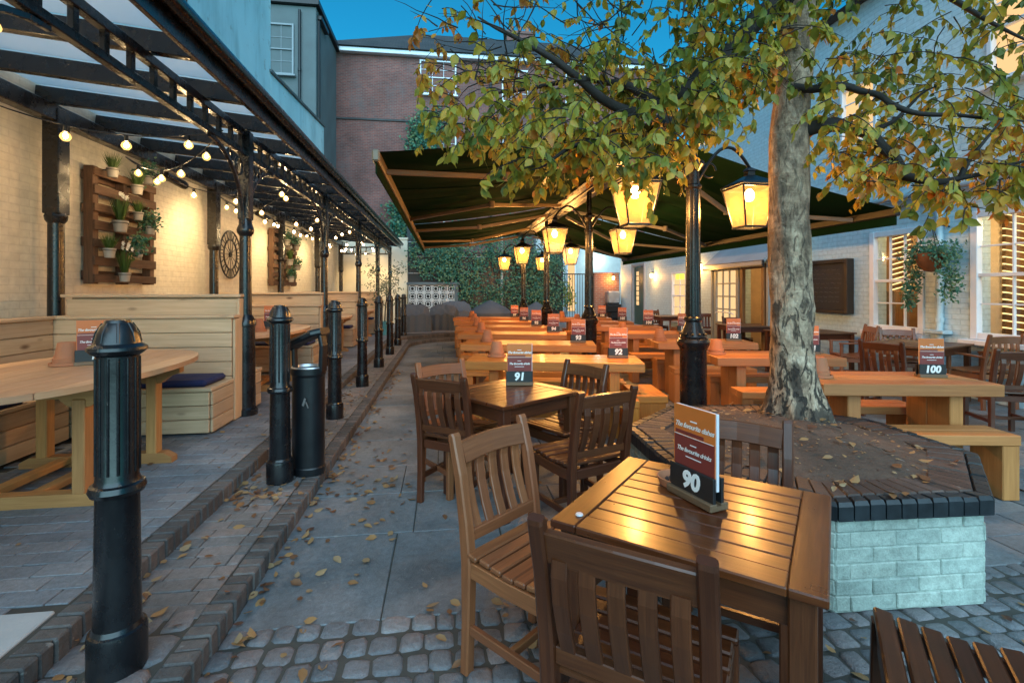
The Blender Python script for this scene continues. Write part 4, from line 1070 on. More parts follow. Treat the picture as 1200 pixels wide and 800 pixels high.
w_=MB(); ell(w_,[(0,0),(.95,0),(.97,.05),(.93,.06),(.93,.72),(1.0,.74),(1.0,.78),(.93,.79),(.9,.7),(0,.6)],.15,.13); obj('body',w_,M['plastic'],bn)
w_=MB()
w_.sweep([(-.135,0,.76),(-.14,0,.92),(-.12,0,.985)],.06,.03,(0,1,0),.008); w_.sweep([(.135,0,.76),(.145,0,.95),(.12,0,1.05)],.09,.035,(0,1,0),.008)
w_.sweep([(-.16,0,.93),(-.09,0,.98),(0,0,1.01),(.09,0,1.045),(.16,0,1.06)],[.14,.22,.24,.22,.14],.05,(0,1,0),.015); obj('hood',w_,M['plastic'],bn)
w_=MB(); ell(w_,[(.86,.775),(.93,.795),(.98,.785)],.15,.13); obj('steel_rim',w_,M['metal'],bn)
w_=MB(); w_.box((.05,-.135,.55),(.02,.004,.06),(0,.4,0),b=.001); w_.box((.075,-.13,.53),(.012,.004,.05),(0,-.5,0),b=.001); obj('emblem',w_,M['chalkline'],bn)

# ------------------------------------------------------------------ number signs and pots
def sign(num,loc,rz,label):
    t=thing('table_sign',label,'table sign',loc,rz,'numbered menu card holders')
    w_=MB(); w_.box((0,-.018,.0125),(.205,.03,.025),b=.003,g=0); w_.box((0,.03,.0125),(.205,.03,.025),b=.003,g=0); w_.box((0,.006,.008),(.2,.02,.015),b=.001,g=0); obj('base',w_,M['mdf'],t)
    w_=MB(); w_.box((0,-.013,.062),(.2,.012,.085),b=.002); w_.box((0,.022,.062),(.2,.012,.085),b=.002); pl=obj('number_plate',w_,M['plate'],t)
    if num: n=obj('number',textmesh(num,.078,.12,.0035),M['letter'],pl,(0,-.0195,.064)); n.rotation_euler=(pi/2,0,0)
    w_=MB(); w_.box((.004,.004,.185),(.186,.011,.25),b=.001,rn=.5); obj('card_edge',w_,M['acrylic'],t)
    w_=MB(); w_.box((0,-.0035,.185),(.186,.003,.25),b=0,rn=.5); cd_=obj('menu_card',w_,M['cardo'],t)
    w_=MB(); w_.box((.002,-.0055,.155),(.18,.002,.106),b=0,rn=.5); w_.box((-.02,-.0055,.217),(.13,.001,.012),b=0); c2=obj('front_card',w_,M['cardm'],t)
    for (s,z,par,zz) in (('The favourite dishes',.243,cd_,0),('The favourite drinks',.16,c2,0)):
        x=obj('lettering',textmesh(s,.0245 if par is cd_ else .0215,.38,.0004,-.0002,.9),M['letter'],par,(.0,-.0072 if par is c2 else -.0055,z)); x.rotation_euler=(pi/2,0,0)
    w_=MB(); w_.box((0,-.0058,.262),(.03,.0008,.004),b=0); w_.box((0,-.0072,.181),(.028,.0008,.003),b=0); w_.box((0,-.0072,.138),(.07,.0008,.003),b=0); w_.box((0,-.0072,.2075),(.178,.0008,.0018),b=0); obj('small_print',w_,M['letter'],c2)
    return t
pot0=thing('upturned_pot','','flower pot')
w_=MB(); w_.lathe([(0,.012),(.088,.012),(.094,.0),(.1,.004),(.098,.022),(.088,.024)],seg=20); obj('saucer',w_,M['terracotta'],pot0)
w_=MB(); w_.lathe([(.078,.022),(.08,.052),(.072,.054),(.053,.155),(.05,.16),(.014,.16),(.012,.155),(0,.155)],seg=20); obj('pot',w_,M['terracotta'],pot0)
potn=[0]
def pot(loc,label,s=1.0):
    o=pot0 if potn[0]==0 else dup(pot0); potn[0]+=1
    o.location=loc; o['label']=label; o['group']='upturned terracotta pots on the tables'; o.scale=(s,s,s)

pot((-2.60,3.79,Z0+.7505),'upturned terracotta pot on the nearest oval table behind the front bollard')
pot((-2.34,6.57,Z0+.7505),'upturned terracotta pot on the oval table in the second booth')
sign('1',(-2.44,3.80,Z0+.7505),radians(25),'menu card holder half hidden behind the front bollard, on the nearest oval table')
sign('',(-2.33,7.02,Z0+.7505),radians(15),'menu card holder on the oval table in the second booth')
# ------------------------------------------------------------------ chunky tables and benches
def chunky(L,dp,mat,nleg=.42):
    t=thing('chunky_table','','table'); w_=MB(); n=3
    for k in range(n): w_.box((0,-dp/2+dp*(k+.5)/n,.705),(L,dp/n-.002,.09),b=.006,g=0)
    obj('table_top',w_,mat,t)
    for s in (-1,1):
        w_=MB()
        for k in range(2): w_.box((s*(L/2-.28),-.11+.22*k,.33),(.1,.218,.66),b=.006,g=2)
        obj('slab_leg',w_,mat,t)
    w_=MB(); w_.box((0,0,.2),(L-.64,.07,.12),b=.006,g=0); obj('stretcher',w_,mat,t)
    return t
def chunkybench(L,mat):
    t=thing('chunky_bench','','bench'); w_=MB()
    for k in range(2): w_.box((0,-.07+.14*k,.415),(L,.138,.07),b=.006,g=0)
    obj('seat',w_,mat,t)
    for s in (-1,1):
        w_=MB(); w_.box((s*(L/2-.06),0,.19),(.115,.26,.38),b=.006,g=2); obj('slab_leg',w_,mat,t)
    return t
ordn=['first','second','third','fourth','fifth','sixth','seventh']
tA=chunky(1.75,.60,M['sleeper']); bA=chunkybench(1.56,M['sleeper']); tB=chunky(1.32,.60,M['sleeper2']); bB=chunkybench(1.04,M['sleeper2'])
def rowplace(proto,bproto,ctr,ang,nums,rowname,span,pots):
    for k,nu in enumerate(nums):
        a=radians(ang); c=Vector((ctr[0]+span[0]*k,ctr[1]+span[1]*k,0)); dx=Vector((cos(a),sin(a),0)); dy=Vector((-sin(a),cos(a),0))
        t=proto if k==0 else dup(proto); t.location=c; t.rotation_euler.z=a
        nm=('carrying number %s'%nu) if nu else 'hidden behind the lamp post'
        t['label']='%s chunky slab table from the camera in the %s, %s'%(ordn[k],rowname,nm); t['group']='chunky wooden tables in the %s'%rowname
        for s,w in ((-1,'near'),(1,'far')):
            if k==0 and s==1 and False: continue
            b=bproto if (k==0 and s==-1) else dup(bproto); b.location=c+dy*s*.425; b.rotation_euler.z=a
            b['label']='chunky bench on the %s side of the %s table in the %s'%(w,ordn[k],rowname); b['group']='chunky wooden benches in the %s'%rowname
        yield k,c,a,dx,dy,nu
for k,c,a,dx,dy,nu in rowplace(tA,bA,(1.109,4.965),-13,['92','93','94','95','96','97'],'left row',(0,1.53),1):
    p=c+dx*.66+dy*.06; sign(nu,(p.x,p.y,.7505),a+U(-.12,.05)+.12,'orange and maroon menu card holder numbered %s on the %s table of the left row'%(nu,ordn[k]))
    p=c-dx*(.60-.03*k)+dy*.06; pot((p.x,p.y,.7505),'upturned terracotta pot on the left end of the %s left row table'%ordn[k])
for k,c,a,dx,dy,nu in rowplace(tB,bB,(3.50,3.507),-9.5,['100','101','102','103','104','105','106'],'right row',(0,1.44),1):
    off=.38 if k==0 else .46
    p=c+dx*off+dy*.02; sign(nu,(p.x,p.y,.7505),a+U(-.1,.1),'orange and maroon menu card holder numbered %s on the %s table of the right row'%(nu,ordn[k]))
    p=c-dx*(.56 if k else .52)+dy*.0; pot((p.x,p.y,.7505),'upturned terracotta pot on the left end of the %s right row table'%ordn[k])
st=thing('chunky_stool','short chunky bench set across the right end of the table numbered 92','stool',W(1.33,4.93),-A)
w_=MB(); w_.box((0,0,.415),(.3,.58,.07),b=.006,g=1); obj('seat',w_,M['sleeper'],st)
for s in (-1,1):
    w_=MB(); w_.box((0,s*.23,.19),(.26,.1,.38),b=.006,g=2); obj('slab_leg',w_,M['sleeper'],st)

# ------------------------------------------------------------------ slatted tables and chairs
def sqtable(name,label,lx,ly,loc,rz,mtop,mleg,h=.74):
    t=thing(name,label,'table',loc,rz); w_=MB(); fw=.085
    for s in (-1,1):
        w_.box((s*(lx/2-fw/2),0,h-.0125),(fw,ly,.025),b=.004,g=1); w_.box((0,s*(ly/2-fw/2),h-.0125),(lx-2*fw-.002,fw,.025),b=.004,g=0)
    n=max(5,int((ly-2*fw)/.068)); iw=(ly-2*fw)/n
    for k in range(n): w_.box((0,-ly/2+fw+iw*(k+.5),h-.0135),(lx-2*fw-.004,iw-.005,.022),b=.003,g=0)
    obj('table_top',w_,mtop,t); w_=MB()
    for s in (-1,1):
        w_.box((s*(lx/2-.06),0,h-.075),(.022,ly-.16,.09),b=.003,g=1); w_.box((0,s*(ly/2-.06),h-.075),(lx-.16,.022,.09),b=.003,g=0)
    obj('apron',w_,mleg,t)
    for sx in (-1,1):
        for sy in (-1,1):
            w_=MB(); w_.box((sx*(lx/2-.055),sy*(ly/2-.055),(h-.026)/2),(.062,.062,h-.026),b=.005,g=2); obj('leg',w_,mleg,t)
    return t
TK=M['teak']
t90=W((.107+1.12)/2,(1.54+1.686)/2)
ta=sqtable('slatted_table','varnished dark slatted square table numbered 90 in the foreground',.73,.69,W(.612,1.612),radians(-33.4)-A,M['tabletop'],M['teak'])
w_=MB(); w_.lathe([(.0,.004),(.011,.004),(.013,.0)],(-.30,-.27,.741),12); obj('screw_cap',w_,M['acrylic'],ta)
tb=sqtable('slatted_table','dark slatted square table numbered 91, behind the foreground one',.73,.70,W(-.02,3.49),radians(42.5)-A,M['tabletop'],M['teak'])
s=sign('90',(*W(.62,1.665)[:2],.7405),0,'large orange and maroon menu card holder numbered 90 on the foreground table')
v=W(.4,-.91); s.rotation_euler.z=atan2(v.y,v.x)
sign('91',(*W(.055,3.68)[:2],.7405),-A+.02,'menu card holder numbered 91 on the second dark slatted table')
ds=thing('saucer_dish','small terracotta saucer of pebbles behind the number 90 sign','dish',(*W(.60,1.80)[:2],.7405))
w_=MB(); w_.lathe([(0,.004),(.05,.004),(.062,.03),(.068,.03),(.056,0),(0,0)],seg=20); obj('saucer',w_,M['terracotta'],ds)
w_=MB()
for _ in range(14): w_.lathe([(0,-.008),(.009,0),(0,.008)],(U(-.03,.03),U(-.03,.03),.016),6)
obj('pebbles',w_,M['coping'],ds)
def chair(mat,arms=False,h=.89,wd=.44):
    t=thing('slatted_armchair' if arms else 'slatted_chair','','chair'); x=wd/2-.022
    w_=MB(); n=7; y0,y1=-.185,.215
    for k in range(n):
        y=y0+(y1-y0)*(k+.5)/n; w_.box((0,y,.44+.006*abs(k-3)-.004),(wd-.02 if 0<k<n-1 else wd-.0,.05,.02),((.05*(k-3)),0,0),b=.005,g=0)
    obj('seat',w_,mat,t)
    w_=MB()
    for s in (-1,1): w_.sweep([(s*x,-.18,.40),(s*x,0,.395),(s*x,.19,.40)],.026,.06,(1,0,0),.003)
    w_.box((0,.195,.4),(wd-.1,.024,.06),b=.003,g=0); w_.box((0,-.185,.40),(wd-.1,.024,.055),b=.003,g=0); obj('seat_frame',w_,mat,t)
    bp=[(-.20,0),(-.192,.2),(-.19,.42),(-.205,.56),(-.235,.74),(-.272,h-.012),(-.276,h)]
    for s in (-1,1):
        w_=MB(); w_.sweep([(s*x,y,z) for y,z in bp],.042,[.04,.042,.052,.048,.042,.036,.026],(1,0,0),.006); obj('leg',w_,mat,t)
        w_=MB(); w_.sweep([(s*x,.2,0),(s*x,.2,.2),(s*x,.195,.435)],.044,[.038,.042,.044],(1,0,0),.005); obj('leg',w_,mat,t)
    w_=MB(); hw=x-.02; w_.sweep([(-hw,-.252,h-.075),(-hw*.5,-.262,h-.07),(0,-.266,h-.068),(hw*.5,-.262,h-.07),(hw,-.252,h-.075)],.088,.024,(0,-.25,1),.004); obj('backrest_rail',w_,mat,t)
    w_=MB(); w_.box((0,-.196,.515),(2*hw,.026,.045),b=.003,g=0); obj('backrest_rail',w_,mat,t)
    for k in range(5):
        xx=-hw+2*hw*(k+.5)/5+.0; w_=MB(); w_.sweep([(xx,-.198,.525),(xx,-.228,.6),(xx,-.252,.68),(xx,-.262,.75),(xx,-.258,h-.1)],.043,.014,(1,0,0),.003); obj('backrest_slat',w_,mat,t)
    w_=MB()
    for s in (-1,1): w_.box((s*x,0,.17),(.022,.37,.035),b=.003,g=1)
    w_.box((0,.02,.17),(2*x-.02,.022,.032),b=.003,g=0); obj('stretcher',w_,mat,t)
    if arms:
        for s in (-1,1):
            w_=MB(); w_.sweep([(s*(x+.01),-.23,.64),(s*(x+.015),0,.655),(s*(x+.02),.23,.645)],[.04,.055,.065],.022,(1,0,0),.004); ar=obj('armrest',w_,mat,t)
            w_=MB(); w_.box((s*(x+.01),.2,.54),(.04,.04,.2),b=.004,g=2); obj('arm_post',w_,mat,ar)
    return t
chA=chair(M['teak2']); chB=chair(M['teak']); chC=chair(M['teak2'],True,.92,.52); used=set()
def place(proto,L,D,f,label,group,top=True):
    o=proto if proto.name not in used else dup(proto); used.add(proto.name)
    F=Vector(f).normalized(); q=.272 if top else 0
    o.location=W(L+F.x*q,D+F.y*q); o.rotation_euler.z=rzf(*f); o['label']=label; o['group']=group
    return o
G1='slatted chairs around the foreground table'; G2='slatted chairs around the table numbered 91'; G3='dark chairs by the pub wall'
place(chA,-.092,2.065,(.74,-.67),'honey brown slatted chair at the left side of the table numbered 90',G1)
place(chB,.234,1.118,(.49,.87),'dark brown slatted chair with its back to the camera, closest to it',G1)
place(chB,1.01,2.2,(-.5,-.87),'dark brown slatted chair between the table numbered 90 and the tree planter',G1)
place(chB,1.19,1.235,(-.85,.53),'slatted chair seat cut off by the bottom right corner of the picture',G1,False)
place(chB,-.485,3.215,(.45,.89),'dark chair with its tall back to the camera left of the table numbered 91',G2)
place(chB,.55,2.80,(-.5,.87),'dark chair seen from behind at the right of the table numbered 91',G2)
place(chB,.58,3.84,(-.76,-.65),'dark chair behind the right corner of the table numbered 91, facing the camera',G2)
place(chA,-.57,3.90,(.62,-.78),'lamplit chair at the far left of the table numbered 91, only its top rail clear',G2)
wt=[sqtable('wall_table','dark square table under the nearer lit pub window',1.1,.85,W(5.35,6.5),radians(30)-A,M['walltable'],M['teak'],.75)]
for (L,D,an_,lab) in ((5.1,8.45,8,'dark table below the blackboard on the pub wall'),(4.85,9.95,0,'dark table in front of the porch side with the exit sign'),(4.45,13.5,5,'dark table near the green door at the far end')):
    t=dup(wt[0],W(L,D),radians(an_)-A,lab); 
place(chC,5.93,5.88,(-.15,1),'armchair with its back to the camera, at the table under the nearer pub window',G3)
place(chB,4.84,4.65,(.25,.97),'chair cut by the right edge of the picture, behind the table numbered 100',G3)
place(chC,5.5,7.5,(-.95,.3),'armchair turned left towards the table below the blackboard',G3)
place(chA,5.72,7.3,(-.45,-.9),'lighter chair, slatted back towards the armchair below the blackboard',G3)
place(chB,4.1,5.46,(.8,.5),'small chair seen sideways just behind the left half of the table numbered 100',G3)
place(chB,4.75,10.6,(0,-1),'dark chair in front of the porch right of the open doorway',G3)
place(chB,4.05,14.2,(.3,-1),'dark chair before the green door, left of the far table',G3)
place(chC,4.75,13.0,(-.6,.7),'dark armchair at the right of the far table by the small lit window',G3)
place(chB,4.95,12.35,(-.3,-1),'dark chair standing just left of the glazed porch door',G3)

# ------------------------------------------------------------------ tree planter and tree
pcn=W(1.74,3.12); th0=atan2(*(lambda v:(v.y,v.x))(W(.09,-1)))
pt=thing('tree_planter','octagonal pale painted brick planter with a dark coping around the tree','planter',(pcn.x,pcn.y,0))
Ra=.89; side=2*Ra*math.tan(pi/8)
w_=MB(); blk=[]
w_.prism([((Ra-.006)/cos(pi/8)*cos(th0+pi/8+k*pi/4),(Ra-.006)/cos(pi/8)*sin(th0+pi/8+k*pi/4)) for k in range(8)],0,.425)
for k in range(8):
    an_=th0+k*pi/4; Mx=Matrix.Rotation(an_-pi/2,4,'Z')
    for j in range(6):
        z=.005+j*.0715; x=-side/2-(j%2)*.11
        while x<side/2:
            a0=max(x,-side/2+.002); a1=min(x+.222,side/2-.002)
            if a1-a0>.02:
                w_.M=Mx; w_.box(((a0+a1)/2,Ra-.03+U(-.003,.003),z+.0345),(a1-a0-.004,.06,.067),(U(-.012,.012),U(-.010,.010),U(-.010,.010)),b=.0045,g=0,jit=.003); w_.M=None
            x+=.222
obj('brick_wall',w_,M['mintbrick'],pt)
w_=MB(); w2=MB()
for k in range(8):
    an_=th0+k*pi/4; Mx=Matrix.Rotation(an_-pi/2,4,'Z'); n=10; Ro=Ra+.03; so=2*Ro*math.tan(pi/8)
    for j in range(n):
        x=-so/2+so*(j+.5)/n; hz=U(-.003,.003); dx=so/n*.5; tp=.83
        for (mb,r0,r1,zt,bb) in ((w_,Ro-.235,Ro-.07,.513,.008),(w2,Ro-.068,Ro,.51,.018)):
            q0=r0/Ro; q1=r1/Ro
            def pr(mb=mb,r0=r0,r1=r1,zt=zt,bb=bb,q0=q0,q1=q1):
                xs=[(x-dx+.003)*q0,(x+dx-.003)*q0,(x+dx-.003)*q1,(x-dx+.003)*q1]; ys=[r0,r0,r1,r1]
                cx,cy=sum(xs)/4,sum(ys)/4
                lo=[(xs[i],ys[i],.425) for i in range(4)]; md=[(xs[i],ys[i],zt-bb+hz) for i in range(4)]; up=[(cx+(xs[i]-cx)*.88,cy+(ys[i]-cy)*(1-2*bb*.5/(r1-r0)),zt+hz) for i in range(4)]
                V=lo+md+up; F=[[3,2,1,0],[8,9,10,11]]
                for i in range(4):
                    i2=(i+1)%4; F+= [[i,i2,4+i2,4+i],[4+i,4+i2,8+i2,8+i]]
                mb.M=Mx; mb.add(V,F,[[(v*.1,0) for v in range(len(f))] for f in F]); mb.M=None
            pr()
obj('coping',w_,M['coping'],pt); obj('coping_nose',w2,M['copingblack'],pt)
w_=MB(); rr=[0,.12,.24,.36,.48,.6,.73]; N_=40; vs=[(0,0,.57)]
for r in rr[1:]:
    for k in range(N_):
        a=2*pi*k/N_; x,y=r*cos(a),r*sin(a); vs.append((x,y,.50+.07*(1-(r/.73)**2)+.026*noise.noise(Vector((x*9,y*9,3)))+.014*noise.noise(Vector((x*26,y*26,1)))))
fs_=[[0,1+k,1+(k+1)%N_] for k in range(N_)]
for i in range(len(rr)-2):
    for k in range(N_):
        k2=(k+1)%N_; fs_.append([1+i*N_+k,1+(i+1)*N_+k,1+(i+1)*N_+k2,1+i*N_+k2])
w_.add(vs,fs_,[[(0,0)]*len(f) for f in fs_],sm=True); obj('soil',w_,M['soil'],pt)
g=MB()
for _ in range(90):
    a=U(0,6.28); r=.75*sqrt(R()); litter(pcn.x+r*cos(a),pcn.y+r*sin(a),.515+.07*(1-(r/.73)**2))
for _ in range(420):
    a=U(0,6.28); r=.74*sqrt(R()); b=U(0,6.28); l=U(.008,.026)
    g.tuft((pcn.x+r*cos(a),pcn.y+r*sin(a),.505+.07*(1-(r/.73)**2)+U(0,.012)),(cos(b),sin(b),U(-.3,.3)),(U(-.5,.5),U(-.5,.5),1),l,l*.6)
for _ in range(18):
    a=U(0,6.28); r=U(.74,.88); litter(pcn.x+r*cos(a),pcn.y+r*sin(a),.512)
tag(obj('planter_leaves',g,M['litter']),'few dead leaves lying on the planter soil and coping','leaves',kind='stuff')

tbase=W(2.09,3.62,.5)
tr=thing('tree','mottled tree with drooping yellow green autumn leaves growing from the brick planter','tree',tbase)
def C(px,py,D):                      # a limb joint, given as seen from the gate at D metres
    L=(px-600)/575*D; v=W(L,D,1.45+(340-py)/575*D); return v-tbase
w_=MB()
tp=[C(934,508,3.62),C(932,480,3.62),C(930,450,3.62),C(928,400,3.61),C(927,350,3.6),C(926,300,3.6),C(925,230,3.6),C(924,170,3.6),C(928,110,3.6),C(934,50,3.62),C(936,-20,3.65),C(940,-120,3.7),C(935,-260,3.75),C(945,-420,3.8)]
tr_r=[.245,.195,.158,.143,.14,.137,.134,.132,.122,.115,.108,.095,.07,.03]
def smooth(P_,rs,m):
    Q=[];q=[]
    for i in range(len(P_)-1):
        a,b,c,d=P_[max(i-1,0)],P_[i],P_[i+1],P_[min(i+2,len(P_)-1)]
        for k in range(m):
            u=k/m; Q.append(.5*((2*b)+(c-a)*u+(2*a-5*b+4*c-d)*u*u+(3*b-a-3*c+d)*u**3)); q.append(rs[i]+(rs[i+1]-rs[i])*u)
    return Q+[P_[-1]],q+[rs[-1]]
tp,tr_r=smooth(tp,tr_r,9)
w_.tube(tp,tr_r,44,wob=.10)
for i,v in enumerate(w_.v):
    p=Vector(v); k=max(.25,1-p.z/2.2); d=(.016*noise.noise(p*Vector((9,9,5)) if False else Vector((p.x*11,p.y*11,p.z*6)))+.010*noise.noise(Vector((p.x*30,p.y*30,p.z*17))))*k
    ax=min(tp,key=lambda t:abs(t.z-p.z)); n=Vector((p.x-ax.x,p.y-ax.y,0)); 
    if n.length>1e-4:
        fl=.05*max(0,.22-p.z)/.22*max(0,noise.noise(Vector((n.normalized().x*2.2,n.normalized().y*2.2,4)))+.2)*2
        w_.v[i]=p+n.normalized()*(d+fl)
for (x,y,zz,r) in ((905,420,3.48,.05),(957,430,3.46,.045)): pass
obj('trunk',w_,M['bark'],tr)
limbs=[
 ([C(936,-10,3.65),C(890,20,3.55),C(842,75,3.4),C(807,105,3.3),C(770,122,3.2),C(742,132,3.1),C(700,112,3.0),C(652,72,2.95),C(600,42,2.9),C(560,20,2.9)],.075),
 ([C(742,132,3.1),C(720,150,3.0),C(690,165,2.9),C(650,185,2.85),C(620,200,2.8)],.03),
 ([C(770,122,3.2),C(735,100,3.3),C(690,92,3.5),C(640,100,3.6),C(580,110,3.7),C(540,135,3.7)],.035),
 ([C(945,152,3.55),C(985,148,3.45),C(1020,158,3.35),C(1045,182,3.25),C(1058,205,3.2),C(1085,212,3.1),C(1125,209,3.05),C(1172,196,3.0),C(1240,180,2.95)],.055),
 ([C(930,102,3.5),C(985,101,3.3),C(1030,112,3.2),C(1070,132,3.1),C(1120,135,3.0),C(1180,140,2.9),C(1240,150,2.9)],.03),
 ([C(938,-40,3.6),C(1000,-60,3.4),C(1080,-20,3.3),C(1150,20,3.2),C(1230,60,3.1)],.05),
 ([C(938,-80,3.6),C(860,-60,3.3),C(770,-40,3.1),C(680,-20,2.9),C(600,0,2.8)],.045),
 ([C(938,-100,3.65),C(900,-120,3.1),C(860,-100,2.6),C(820,-40,2.3),C(800,20,2.25)],.04),
 ([C(938,-160,3.7),C(980,-220,3.2),C(1040,-200,2.7),C(1090,-120,2.4),C(1120,-40,2.3)],.04),
 ([C(940,-60,3.7),C(980,-120,4.4),C(1040,-100,5.0)],.045),([C(938,-140,3.7),C(880,-180,4.5),C(800,-120,5.1)],.045),
 ([C(1020,158,3.35),C(1050,140,3.3),C(1080,110,3.25),C(1110,95,3.2)],.02),([C(1125,209,3.05),C(1150,170,3.0),C(1190,120,3.0)],.018)]
for P_,r in limbs:
    w_=MB(); n=len(P_); Q=[P_[0]]
    for i in range(n-1):
        m=(P_[i]+P_[i+1])/2+Vector((U(-1,1),U(-1,1),U(-1,1)))*.015; Q+= [m,P_[i+1]]
    Q,qr=smooth(Q,[r*(1-.93*i/(len(Q)-1)) for i in range(len(Q))],3); w_.tube(Q,qr,8,wob=.2); obj('limb',w_,M['branch'],tr)
# the crown: drooping sprays of leaves on fine twigs
lowx=[470,500,515,540,565,590,610,625,645,665,690,715,735,760,790,815,835,850,870,900,940,960,985,1000,1020,1050,1085,1110,1130,1150,1180,1210,1300]
lowy=[20,130,185,195,180,160,205,240,232,205,200,222,222,205,195,190,172,150,118,108,112,160,215,255,240,238,245,250,268,262,238,240,240]
def low(px):
    for i in range(len(lowx)-1):
        if lowx[i]<=px<=lowx[i+1]: return lowy[i]+(lowy[i+1]-lowy[i])*(px-lowx[i])/(lowx[i+1]-lowx[i])
    return 0
tw=MB(); lf=MB()
def spray(px,py,D,n,ln,L0):
    p=C(px,py,D); d=Vector((U(-1,1),U(-1,1),U(-.3,.25))).normalized(); P_=[p]
    for k in range(5):
        d=(d+Vector((0,0,-.22))+Vector((U(-1,1),U(-1,1),U(-1,1)))*.18).normalized(); P_.append(P_[-1]+d*ln/5)
    tw.tube(P_,[.004,.0036,.003,.0025,.002,.001],4)
    cl=min(1,max(0,random.gauss(.43,.2)+(.10 if py>130 else 0)+(.35 if px<650 and py<110 else 0)+(.12 if px>960 and py>150 else 0)))
    for k in range(n):
        u=U(.1,1)*4.99; i=int(u); q=P_[i].lerp(P_[i+1],u-i)
        dd=Vector((U(-.7,.7),U(-.7,.7),U(-1.3,-.25))); up=Vector((U(-.8,.8),U(-1.2,.1),U(0,.9)))
        L=L0*U(.5,1.1); lf.leaf(q,dd,up,L,L*U(.5,.74),U(.0,.95),min(1,max(0,cl+random.gauss(0,.13))))
cnt=0
while cnt<1090:
    px=U(490,1290); lo=low(px); py=U(-90,lo)-26
    den=1.0
    if px<720 and py<95: den=.28
    elif px<780 and py<80: den=.42
    elif px>960 and py<70: den=.5
    if R()>den: continue
    if cnt>880: px=U(590,900); py=U(70,low(px))-22
    D=U(2.7,4.2) if px<900 else U(2.85,4.4)
    if 900<px<958 and py>60 and D<3.75: continue
    spray(px,py,D,random.randint(8,13),U(.22,.42),.080); cnt+=1
for px in range(505,1290,9):                                # the fringe along the lower edge
    lo=low(px)
    if 868<px<958: continue
    for _ in range(2): spray(px+U(-5,5),lo-U(22,55),U(2.6,3.6),random.randint(7,11),U(.14,.26),.085)
for _ in range(320):                                        # the upper crown above
    a=U(0,6.28); r=2.1*sqrt(R()); z=U(2.9,5.6); q=Vector((r*cos(a),r*sin(a),z)); 
    px=0
    p=q+tbase; Dd=p.x*sa+p.y*ca; Ll=p.x*ca-p.y*sa
    if Dd<.5: continue
    px=600+575*Ll/Dd; py=340-575*(p.z-1.45)/Dd
    if py>-60 and (p.z<3.2 or Dd>4.4): continue
    spray(px,py,Dd,9,U(.3,.5),.095)
for _ in range(70):
    px,py=U(500,760),U(-30,110); p=C(px,py,U(2.8,3.3)); d=Vector((U(-1,.3),U(-.4,.4),U(-.2,.8))).normalized(); P_=[p]
    for k in range(6): d=(d+Vector((U(-1,1),U(-1,1),U(-1,1)))*.25).normalized(); P_.append(P_[-1]+d*.07)
    tw.tube(P_,[.005,.0045,.004,.003,.0025,.002,.001],4)
obj('twigs',tw,M['branch'],tr); obj('crown',lf,M['leafyellow'],tr)

# ------------------------------------------------------------------ lamp posts
LX=2.35
def lantern_parts(par,cx):
    w_=MB(); z1,z0=2.44,2.06; a,b=.175,.105; q=sqrt(2)
    g4=MB(); g4.lathe([(b*q*.97,z0+.01),(a*q*.97,z1)],(cx,0,0),4,square=True,sm=False); 
    fr=MB()
    for sx in (-1,1):
        for sy in (-1,1): fr.sweep([(cx+sx*b,sy*b,z0),(cx+sx*a,sy*a,z1)],.014,.014,(1,0,0),.002)
    for (z,h) in ((z0,b),(z1,a)):
        for s in (-1,1): fr.box((cx+s*h,0,z),(.018,2*h+.02,.02),b=.002,g=1); fr.box((cx,s*h,z),(2*h-.02,.0175,.0195),b=.002,g=0)
    ln=obj('lantern',fr,M['iron'],par); obj('glass',g4,M['lantglass'],ln)
    w_.lathe([(a*q*1.1,z1+.012),(a*q*1.06,z1+.03),(.10,z1+.10),(.055,z1+.12),(.05,z1+.16),(.062,z1+.165),(.05,z1+.185),(.02,z1+.2),(.0,z1+.21)],(cx,0,0),4,square=True); obj('lantern_cap',w_,M['iron'],ln)
    w_=MB(); w_.lathe([(.0,z1-.13),(.03,z1-.12),(.046,z1-.085),(.042,z1-.045),(.02,z1-.012)],(cx,0,0),10); obj('mantle',w_,M['lantcore'],ln)
def lamppost(y,lab,k):
    t=thing('lamp_post',lab,'lamp post',(LX,y,0),0,'lamp posts down the middle of the courtyard')
    w_=MB(); w_.lathe([(.16,0),(.16,.05),(.135,.09),(.125,.12),(.122,.88),(.13,.9),(.148,.93),(.152,.96),(.14,.985),(.122,.995),(.125,1.01),(.112,1.04),(.09,1.09),(.074,1.14),(.07,1.15),(.085,1.165),(.085,1.185),(.07,1.2)],seg=24)
    for j in range(12):
        a=j*pi/6; w_.lathe([(0,-.016),(.016,0),(0,.016)],(.118*cos(a),.118*sin(a),1.035),6)
    obj('pedestal',w_,M['black'],t)
    w_=MB(); w_.lathe([(.066,1.19),(.062,2.42)],seg=20)
    for j in range(10):
        a=j*pi/5; w_.tube([(.060*cos(a),.060*sin(a),1.22),(.057*cos(a),.057*sin(a),2.4)],.010,5)
    w_.lathe([(.062,2.41),(.078,2.425),(.078,2.445),(.058,2.46),(.055,2.58),(.075,2.61),(.1,2.64),(.1,2.67),(.06,2.69),(.04,2.72),(.04,3.08)],seg=20); obj('shaft',w_,M['black'],t)
    for s in (-1,1):
        w_=MB(); cx=s*.58
        w_.tube([(s*.05,0,2.5)]+[(s*(.05+.53*u),0,2.5+.33*sin(pi*u*.86)) for u in [i/12 for i in range(1,13)]]+[(cx,0,2.64)],.016,8)
        w_.tube([(s*(.16+.07*cos(i*pi/6)),0,2.60+.07*sin(i*pi/6)) for i in range(11)],.009,6); obj('bracket_arm',w_,M['iron'],t)
        lantern_parts(t,cx)
        light('lantern_light',(LX+cx,y,2.27),95,WARM,.06)
